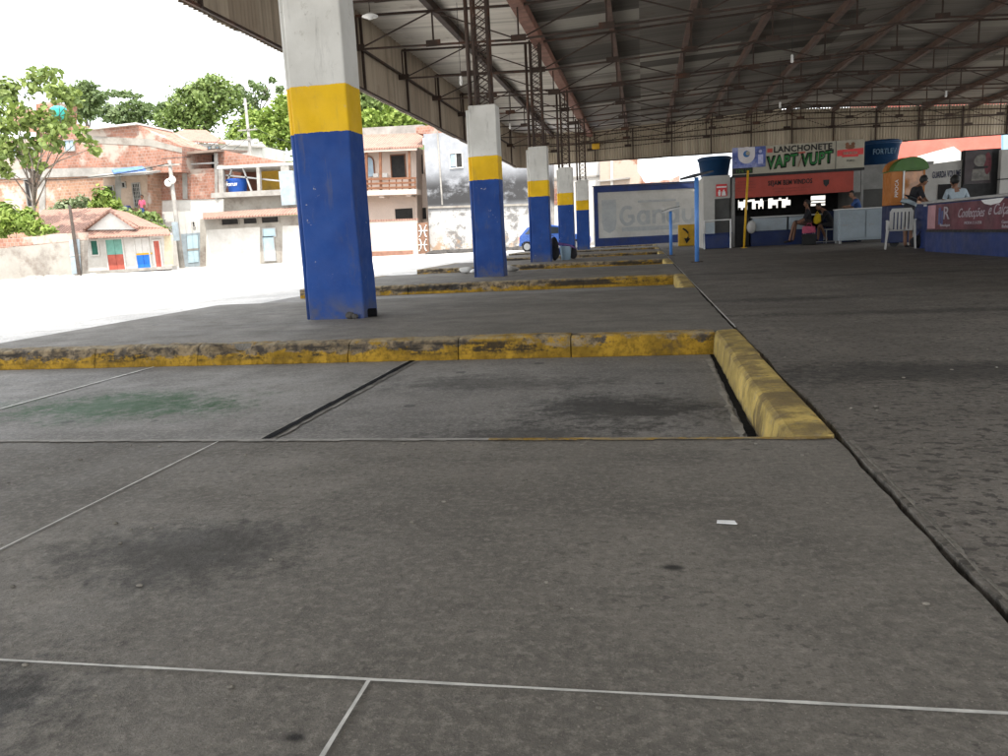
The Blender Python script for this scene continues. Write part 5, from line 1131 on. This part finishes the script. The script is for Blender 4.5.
# ------------------------------------------------------------------ people
def person(label, J, zone_mats, hair='short', face=(0, -1, 0), loc=None):
    """one continuous body grown over a posed skeleton; J maps joints to world points"""
    J = {k: Vector(v) for k, v in J.items()}
    J['spine'] = J['pelvis'].lerp(J['chest'], .5)
    names = ['pelvis', 'spine', 'chest', 'neck', 'skull']; hd = J['head']; J['skull'] = J['neck'].lerp(hd, .55)
    for s in 'LR':
        if 'to'+s not in J: J['to'+s] = J['an'+s] + Vector(face).normalized() * .15 + Vector((0, 0, -.05))
        names += [k + s for k in ('sh', 'el', 'wr', 'hip', 'kn', 'an', 'to')]
    rad = dict(pelvis=.125, spine=.115, chest=.135, neck=.055, skull=.06, sh=.062, el=.043, wr=.030, hip=.085, kn=.058, an=.040, to=.035)
    ed = [('pelvis', 'spine'), ('spine', 'chest'), ('chest', 'neck'), ('neck', 'skull')]
    for s in 'LR': ed += [('chest', 'sh'+s), ('sh'+s, 'el'+s), ('el'+s, 'wr'+s), ('pelvis', 'hip'+s), ('hip'+s, 'kn'+s), ('kn'+s, 'an'+s), ('an'+s, 'to'+s)]
    me = bpy.data.meshes.new('body'); me.from_pydata([J[n] for n in names], [(names.index(a), names.index(c)) for a, c in ed], [])
    o = bpy.data.objects.new('person_tmp', me); COL.objects.link(o)
    o.modifiers.new('skin', 'SKIN'); o.modifiers.new('sub', 'SUBSURF').levels = 2
    for n, v in zip(names, me.skin_vertices[0].data): r = rad[n if n in rad else n[:-1]]; v.radius = (r, r); v.use_root = (n == 'pelvis')
    ev = bpy.data.meshes.new_from_object(o.evaluated_get(bpy.context.evaluated_depsgraph_get())); bpy.data.objects.remove(o)
    B_ = MB(); B_.bm.from_mesh(ev)
    f = Vector(face).normalized(); upv = (hd - J['neck']).normalized(); side = f.cross(upv).normalized(); f = upv.cross(side) if False else f
    B_.ball(hd, (.078, .092, .115), 18, 12)                                   # head, nose, ears
    B_.ball(hd + f*.094 - upv*.012, (.014, .014, .022), 8, 6)
    for s in (-1, 1): B_.ball(hd + side*.08*s, (.016, .016, .028), 8, 6)
    B_.ball(hd + f*.082 - upv*.05, (.022, .012, .006), 8, 5)
    for s in 'LR':                                                            # hands: palm, four unequal bent fingers and a thumb
        d = (J['wr'+s] - J['el'+s]).normalized(); a = d.cross(Vector((0, 0, 1)) if abs(d.z) < .9 else Vector((1, 0, 0))).normalized(); c = d.cross(a); w = J['wr'+s]
        B_.tube([w - d*.02, w + d*.04, w + d*.085], [.028, .038, .034], 8)
        for k, ln in enumerate((.068, .078, .072, .056)): p = w + d*.075 + a*(.027 - .018*k); B_.tube([p, p + d*ln*.5 + c*.004, p + d*ln*.85 + c*.022], [.010, .009, .007], 6)
        p = w + d*.03 + a*.034; B_.tube([p, p + a*.025 + d*.025, p + a*.03 + d*.055], [.012, .011, .008], 6)
    segs = [(J[a], J[c], c[:2] if c[-1] in 'LR' and c not in ('spine',) else c) for a, c in ed]
    zone = {'spine': 0, 'chest': 0, 'neck': 0, 'skull': 2, 'sh': 0, 'el': 0, 'wr': 2, 'hi': 1, 'kn': 1, 'an': zone_mats[4] if len(zone_mats) > 4 else 1, 'to': 3}
    for fc in B_.bm.faces:
        c = fc.calc_center_median(); best = None
        for a, e, n in segs:
            ab = e - a; tt = max(0, min(1, (c - a).dot(ab) / max(1e-9, ab.length_squared))); dd = (c - a - ab*tt).length
            if best is None or dd < best[0]: best = (dd, n, tt)
        z = zone.get(best[1], 0)
        if best[1] == 'neck' and best[2] > .45: z = 2
        if (c - hd).length < .15: z = 2
        if best[1] == 'spine' and best[2] < .35: z = 1
        if best[1] == 'el' and best[2] > .75 and len(zone_mats) > 5: z = 2
        fc.material_index = z; fc.smooth = True
    t = thing('person', loc or (J['pelvis'].x, J['pelvis'].y, min(v.z for v in J.values()) - .04), label, 'person')
    m = bpy.data.meshes.new('body'); bmesh.ops.recalc_face_normals(B_.bm, faces=B_.bm.faces); B_.bm.to_mesh(m); B_.bm.free(); link_mesh('body', m, list(zone_mats[:4]), t)
    b = MB(); b.ball(hd + upv*.022 - f*.018, (.090, .098, .108), 18, 12)
    for v in b.bm.verts: v.co += (v.co - hd).normalized() * mnoise.noise(v.co * 22) * .012
    cut = [v for v in b.bm.verts if (v.co - hd).dot(f) > .045 and (v.co - hd).dot(upv) < .055]; bmesh.ops.delete(b.bm, geom=cut, context='VERTS')
    if hair == 'long': b.ball(hd - f*.07 - upv*.10, (.07, .06, .15), 12, 8)
    if hair == 'bun': b.ball(hd - f*.11 + upv*.04, (.05, .05, .05), 10, 8)
    b.build('hair', m_hair, t, True)
    for s in (-1, 1): b = MB(); b.ball(hd + f*.083 + side*.032*s + upv*.012, .012, 8, 6); b.build('eye', m_black, t, True)
    return t

# seated woman by the snack bar counter, facing left
Y0 = 27.2
def pj(px, py, dy=0.0, Y=None): return at(px, py, (Y or Y0) + dy)
hip = pj(809.5, 223.5)
J = dict(pelvis=hip, chest=pj(808, 213), neck=pj(807.5, 208.6), head=pj(806.5, 203.5),
         shL=pj(807.5, 211, -.17), elL=pj(805, 219.5, -.22), wrL=pj(798.5, 222.0, -.16), shR=pj(807.5, 211, .17), elR=pj(804, 219, .2), wrR=pj(798, 221.5, .12),
         hipL=pj(808.5, 224, -.10), knL=pj(794.6, 221.5, -.13), anL=pj(789.5, 241, -.1), toL=pj(783.5, 242.3, -.1), hipR=pj(808.5, 224, .10), knR=pj(796, 222.5, .12), anR=pj(793, 240.5, .15), toR=pj(787.5, 241.8, .15))
person('seated person in dark top facing left with legs forward before the snack bar counter', J, [m_shirt_black, m_shorts, m_skin, m_pants, 2], 'bun', (-1, -.15, -.1))
t = thing('stool', (hip.x, Y0, 0), 'low stool with metal legs under the seated person in dark top', 'stool')
b = MB(); b.lathe((hip.x, Y0, hip.z - .19), [(.2, 0), (.21, .03), (.19, .06)], 18); b.build('seat', m_black, t)
for sx in (-1, 1):
    for sy in (-1, 1): MB().tube([(hip.x + sx*.13, Y0 + sy*.13, hip.z - .18), (hip.x + sx*.17, Y0 + sy*.17, 0)], .014, 6).build('leg', m_alu, t)
p = pj(809, 234, -.32); b = MB(); b.box(p.x - .19, p.x + .17, p.y - .08, p.y + .08, p.z + .02, p.z + .24); bmesh.ops.subdivide_edges(b.bm, edges=b.bm.edges[:], cuts=3, use_grid_fill=True)
for v in b.bm.verts: v.co += Vector((mnoise.noise(v.co*6), mnoise.noise(v.co*6.5), mnoise.noise(v.co*7))) * .035
t = thing('pink_bag', (p.x, p.y, 0), 'pink cloth bag beside the seated person, on a dark box', 'bag'); b.build('bag_body', m_pinkcloth, t, True); MB().tube([(p.x - .1, p.y, p.z + .22), (p.x - .05, p.y, p.z + .33), (p.x + .05, p.y, p.z + .33), (p.x + .1, p.y, p.z + .22)], .01, 6).build('strap', m_pinkcloth, t)
b = MB(); b.box(p.x - .2, p.x + .2, p.y - .12, p.y + .12, .0, p.z + .0); b.bevel(.02); b.box(p.x - .215, p.x + .215, p.y - .135, p.y + .135, p.z - .07, p.z - .04); o = b.build('box', m_black); tag(o, 'dark box on the floor carrying the pink bag', 'box')
# second seated person in black, leaning
Y0 = 27.5
hip = pj(832.5, 224.5)
J = dict(pelvis=hip, chest=pj(826.5, 214), neck=pj(822.5, 210), head=pj(818.5, 206.5),
         shL=pj(825.5, 212.5, -.18), elL=pj(821.5, 220.5, -.2), wrL=pj(815, 222.0, -.14), shR=pj(825.5, 212, .18), elR=pj(821, 220, .18), wrR=pj(814, 222, .12),
         hipL=pj(832, 225, -.1), knL=pj(820, 224, -.14), anL=pj(827, 240.3, -.12), toL=pj(822.5, 242, -.14), hipR=pj(832, 225, .1), knR=pj(819, 225, .12), anR=pj(818, 240, .12), toR=pj(813, 241.6, .12))
person('seated person in black shirt bent forward left of the pale cabinet', J, [m_shirt_black, m_pants, m_skin, m_pants, 2], 'short', (-1, -.2, -.5))
p = pj(817, 224, -.30); b = MB(); b.ball((p.x, p.y, p.z + .16), (.13, .1, .17), 12, 9)
for v in b.bm.verts: v.co += Vector((mnoise.noise(v.co*7), mnoise.noise(v.co*7.5), mnoise.noise(v.co*8))) * .03
t = thing('yellow_bag', (p.x, p.y, p.z), 'yellow bag held on the lap of the bent person in black', 'bag'); b.build('bag_body', m_shirt_yellow, t, True); MB().tube([(p.x - .06, p.y, p.z + .3), (p.x, p.y, p.z + .4), (p.x + .06, p.y, p.z + .3)], .01, 6).build('handle', m_shirt_yellow, t)
x0 = pj(803, 0).x; x1 = pj(836.5, 0).x
t = thing('metal_bench', ((x0+x1)/2, Y0, 0), 'low metal frame bench under the bent person in black', 'bench')
b = MB(); b.box(hip.x - .25, hip.x + .22, Y0 - .2, Y0 + .2, hip.z - .17, hip.z - .13); b.build('seat', m_alu, t)
for x in (hip.x - .22, hip.x + .2):
    for yy in (-.17, .17): MB().bar((x, Y0 + yy, hip.z - .17), (x, Y0 + yy, 0), .03).build('leg', m_alu, t)
MB().bar((x0 + .35, Y0 - .17, .07), (hip.x + .2, Y0 - .17, .07), .028).build('stretcher', m_alu, t)
# person in blue behind the cabinet
Y0 = 27.75
J = dict(pelvis=pj(860, 216), chest=pj(856.5, 202.5), neck=pj(853.8, 198.6), head=pj(851.5, 194.2),
         shL=pj(856, 200.5, -.2), elL=pj(851, 206, -.25), wrL=pj(845.5, 206.5, -.22), shR=pj(857, 200, .2), elR=pj(853, 207, .22), wrR=pj(847, 208, .15),
         hipL=pj(860, 217, -.1), knL=pj(859, 230, -.1), anL=pj(860, 240.5, -.1), hipR=pj(860.5, 217, .1), knR=pj(860, 230, .1), anR=pj(861, 240.5, .1))
person('person in blue shirt facing left, leaning behind the pale cabinet', J, [m_shirt_blue, m_pants, m_skin2, m_pants], 'short', (-1, -.35, -.15))
# dark dressed person behind the plastic chair leaning on the counter end
Y0 = 20.55
J = dict(pelvis=pj(909, 206), chest=pj(917, 191), neck=pj(920.5, 185.8), head=pj(924, 180.6),
         shL=pj(914, 188.5, .18), elL=pj(919, 199, .15), wrL=pj(927, 202.5, -.45), shR=pj(920.5, 190, -.17), elR=pj(924.5, 199, -.35), wrR=pj(929, 203, -.75),
         hipL=pj(906, 208, .05), knL=pj(905.5, 227, .05), anL=pj(905, 245, .05), hipR=pj(911.5, 208, -.05), knR=pj(911.5, 227, -.02), anR=pj(910.5, 244.5, 0))
person('person in black shirt and shorts bending over the counter end behind the plastic chair', J, [m_shirt_black, m_pants, m_skin, m_pants, 2], 'short', (.8, .3, -.35))
p = pj(910.5, 199.5); b = MB(); d = (pj(917, 191) - pj(909, 206)).normalized()
b.tube([pj(908, 204.5), pj(909.6, 201), pj(911.5, 197.5)], [.185, .18, .172], 16, False); t_ = [o for o in bpy.data.objects if o.get('label', '').startswith('person in black shirt and shorts')][0]; b.build('shirt_hem', m_shirt_white, t_, True)
g = gr(921, 248); b = MB(); b.ball((g.x + .02, 19.9, .15), (.24, .16, .17), 14, 10)
for v in b.bm.verts: v.co += Vector((mnoise.noise(v.co*5), mnoise.noise(v.co*5.5), mnoise.noise(v.co*6))) * .05
bx = at(921, 240, 19.7).x
for v in b.bm.verts: v.co.x += bx - g.x; v.co.y += -.2
t = thing('black_bag', (bx, 19.7, 0), 'black bag lying on the floor against the navy counter end', 'bag'); b.build('bag_body', m_shirt_black, t, True); MB().tube([(bx - .1, 19.6, .28), (bx - .05, 19.6, .38), (bx + .08, 19.6, .38), (bx + .12, 19.6, .27)], .012, 6).build('strap', m_black, t)
# attendant seen from behind
Y0 = 18.4
J = dict(pelvis=pj(957, 212), chest=pj(956, 194), neck=pj(955.2, 187.6), head=pj(954.8, 181.2),
         shL=pj(947.5, 191.5, 0), elL=pj(943.5, 202, .05), wrL=pj(948, 206, .28), shR=pj(964.5, 190.8, 0), elR=pj(969, 201, .05), wrR=pj(964, 205, .28),
         hipL=pj(953, 214), knL=pj(953, 234), anL=pj(953, 252), hipR=pj(961, 214), knR=pj(961, 234), anR=pj(961, 252))
person('attendant in pale blue shirt seen from behind, head bowed behind the counter', J, [m_shirt_white, m_pants, m_skin, m_pants, 1, 1], 'short', (.05, 1, -.2))
# tiny person on the porch of the brick building
Y0 = 45.2
J = dict(pelvis=pj(142.3, 209), chest=pj(142, 202), neck=pj(141.9, 199.4), head=pj(141.8, 196.8), shL=pj(139.6, 200.6), elL=pj(139, 205), wrL=pj(139, 208.5), shR=pj(144.4, 200.4), elR=pj(145, 205), wrR=pj(145, 208.5),
         hipL=pj(141.2, 209.5), knL=pj(141.2, 215), anL=pj(141.2, 220), hipR=pj(143.4, 209.4), knR=pj(143.4, 215), anR=pj(143.4, 220))
person('tiny person in red top standing on the porch of the brick building', J, [m_pinkcloth, m_shirt_blue, m_skin, m_pants], 'short', (.3, -1, 0))

# ------------------------------------------------------------------ bags, bucket, litter
Y0 = 22.55
g = at(566, 259.2, Y0); t = thing('bucket', (g.x, Y0, 0), 'pale blue plastic bucket with a purple cloth strap at the foot of the third pillar', 'bucket')
MB().lathe((g.x, Y0, 0), [(.125, 0), (.165, .36), (.175, .37), (.165, .385), (.15, .37), (.12, .05)], 24).build('bucket_body', plain('pale_blue_plastic', (.40, .55, .68), .4, .06), t, True)
MB().tube([(g.x - .165, Y0, .36), (g.x - .1, Y0 - .02, .43), (g.x + .1, Y0 - .02, .43), (g.x + .165, Y0, .36)], .008, 6).build('handle', m_alu, t)
b = MB(); pts = [(-.36, .0, .5), (-.2, -.08, .47), (0, -.1, .43), (.18, -.08, .38), (.3, 0, .30)]
b.tube([(g.x + a, Y0 + c, z) for a, c, z in pts], [.015, .03, .035, .03, .012], 8); b.build('cloth_strap', plain('purple_cloth', (.20, .10, .30), .9, .2, 10), t, True)
def bag(name, c, r, mat, lab, seed, strap=None):
    b = MB(); b.ball((c[0], c[1], r[2]), r, 18, 12)
    for v in b.bm.verts:
        q = v.co * 5 + Vector((seed, 0, 0)); v.co += Vector((mnoise.noise(q), mnoise.noise(q*1.1), mnoise.noise(q*1.2))) * r[0] * .35; v.co.z = max(v.co.z, c[2] + .003)
    if strap: pass
    return tag(b.build(name, mat, smooth=True), lab, 'bag' if 'bag' in name or 'sack' in name else 'litter')
g2 = at(554.5, 259, 22.3); bag('dark_bag', (g2.x, 22.3, 0), (.13, .13, .33), m_shirt_black, 'tall dark bag leaning against the third pillar left of the bucket', 2)
g3 = at(573.5, 259, 22.75); bag('dark_bag', (g3.x, 22.75, 0), (.11, .12, .20), m_pants, 'small dark bag right of the pale blue bucket', 5)
g4 = gr(466, 273.5); bag('white_sack', (g4.x, g4.y, 0), (.15, .12, .06), m_plastic, 'flat white plastic sack lying left of the second pillar', 3)
g4 = gr(474, 274); bag('white_sack', (g4.x, g4.y + .1, 0), (.10, .11, .05), m_plastic, 'smaller white plastic sack tucked against the second pillar', 6)
g5 = gr(512, 272.5); bag('dark_rag', (g5.x, g5.y, 0), (.17, .14, .07), m_conc, 'grey crumpled rag lying right of the second pillar', 4)
g6 = gr(366, 317); b = MB(); b.tube([(g6.x - .14, g6.y - .02, .035), (g6.x + .0, g6.y, .04), (g6.x + .10, g6.y + .03, .035)], [.045, .04, .045], 10)
for v in b.bm.verts: v.co += Vector((mnoise.noise(v.co*12), mnoise.noise(v.co*13), mnoise.noise(v.co*14))) * .012
tag(b.build('broken_pipe', m_tar, smooth=True), 'short broken piece of dark pipe at the foot of the nearest pillar', 'pipe')
g7 = gr(352, 318.5); b = MB(); b.ball((g7.x, g7.y - .02, .03), (.05, .04, .035), 9, 7); b.ball((g7.x + .05, g7.y - .05, .02), (.03, .03, .025), 8, 6)
for v in b.bm.verts: v.co += Vector((mnoise.noise(v.co*20), mnoise.noise(v.co*21), mnoise.noise(v.co*22))) * .015
tag(b.build('concrete_lump', plain('dark_lump', (.06, .055, .05), .9, .3, 9)), 'small dark lump of broken concrete at the foot of the nearest pillar', 'rubble')
g8 = gr(726, 524.5); b = MB(); b.prism([(g8.x - .022, g8.y - .006, .005), (g8.x + .024, g8.y - .012, .005), (g8.x + .02, g8.y + .004, .007), (g8.x - .02, g8.y + .008, .006)], (0, 0, .002)); tag(b.build('paper_scrap', m_white), 'small white paper scrap lying on the foreground concrete', 'litter')
rnd = random.Random(31); b = MB()
for i in range(240):                            # grit and leaf crumbs on the floor
    x, y = rnd.uniform(-2.2, 2.2), rnd.uniform(.8, 5.2)
    if 2.6 < y and x < .7: continue
    r_ = rnd.uniform(.002, .006); b.ball((x, y, r_*.4), (r_*rnd.uniform(1, 1.8), r_, r_*.6), 6, 4)
struct(b.build('grit', plain('floor_grit', (.16, .145, .12), .9, .5, 30, bump=0)), 'stuff')
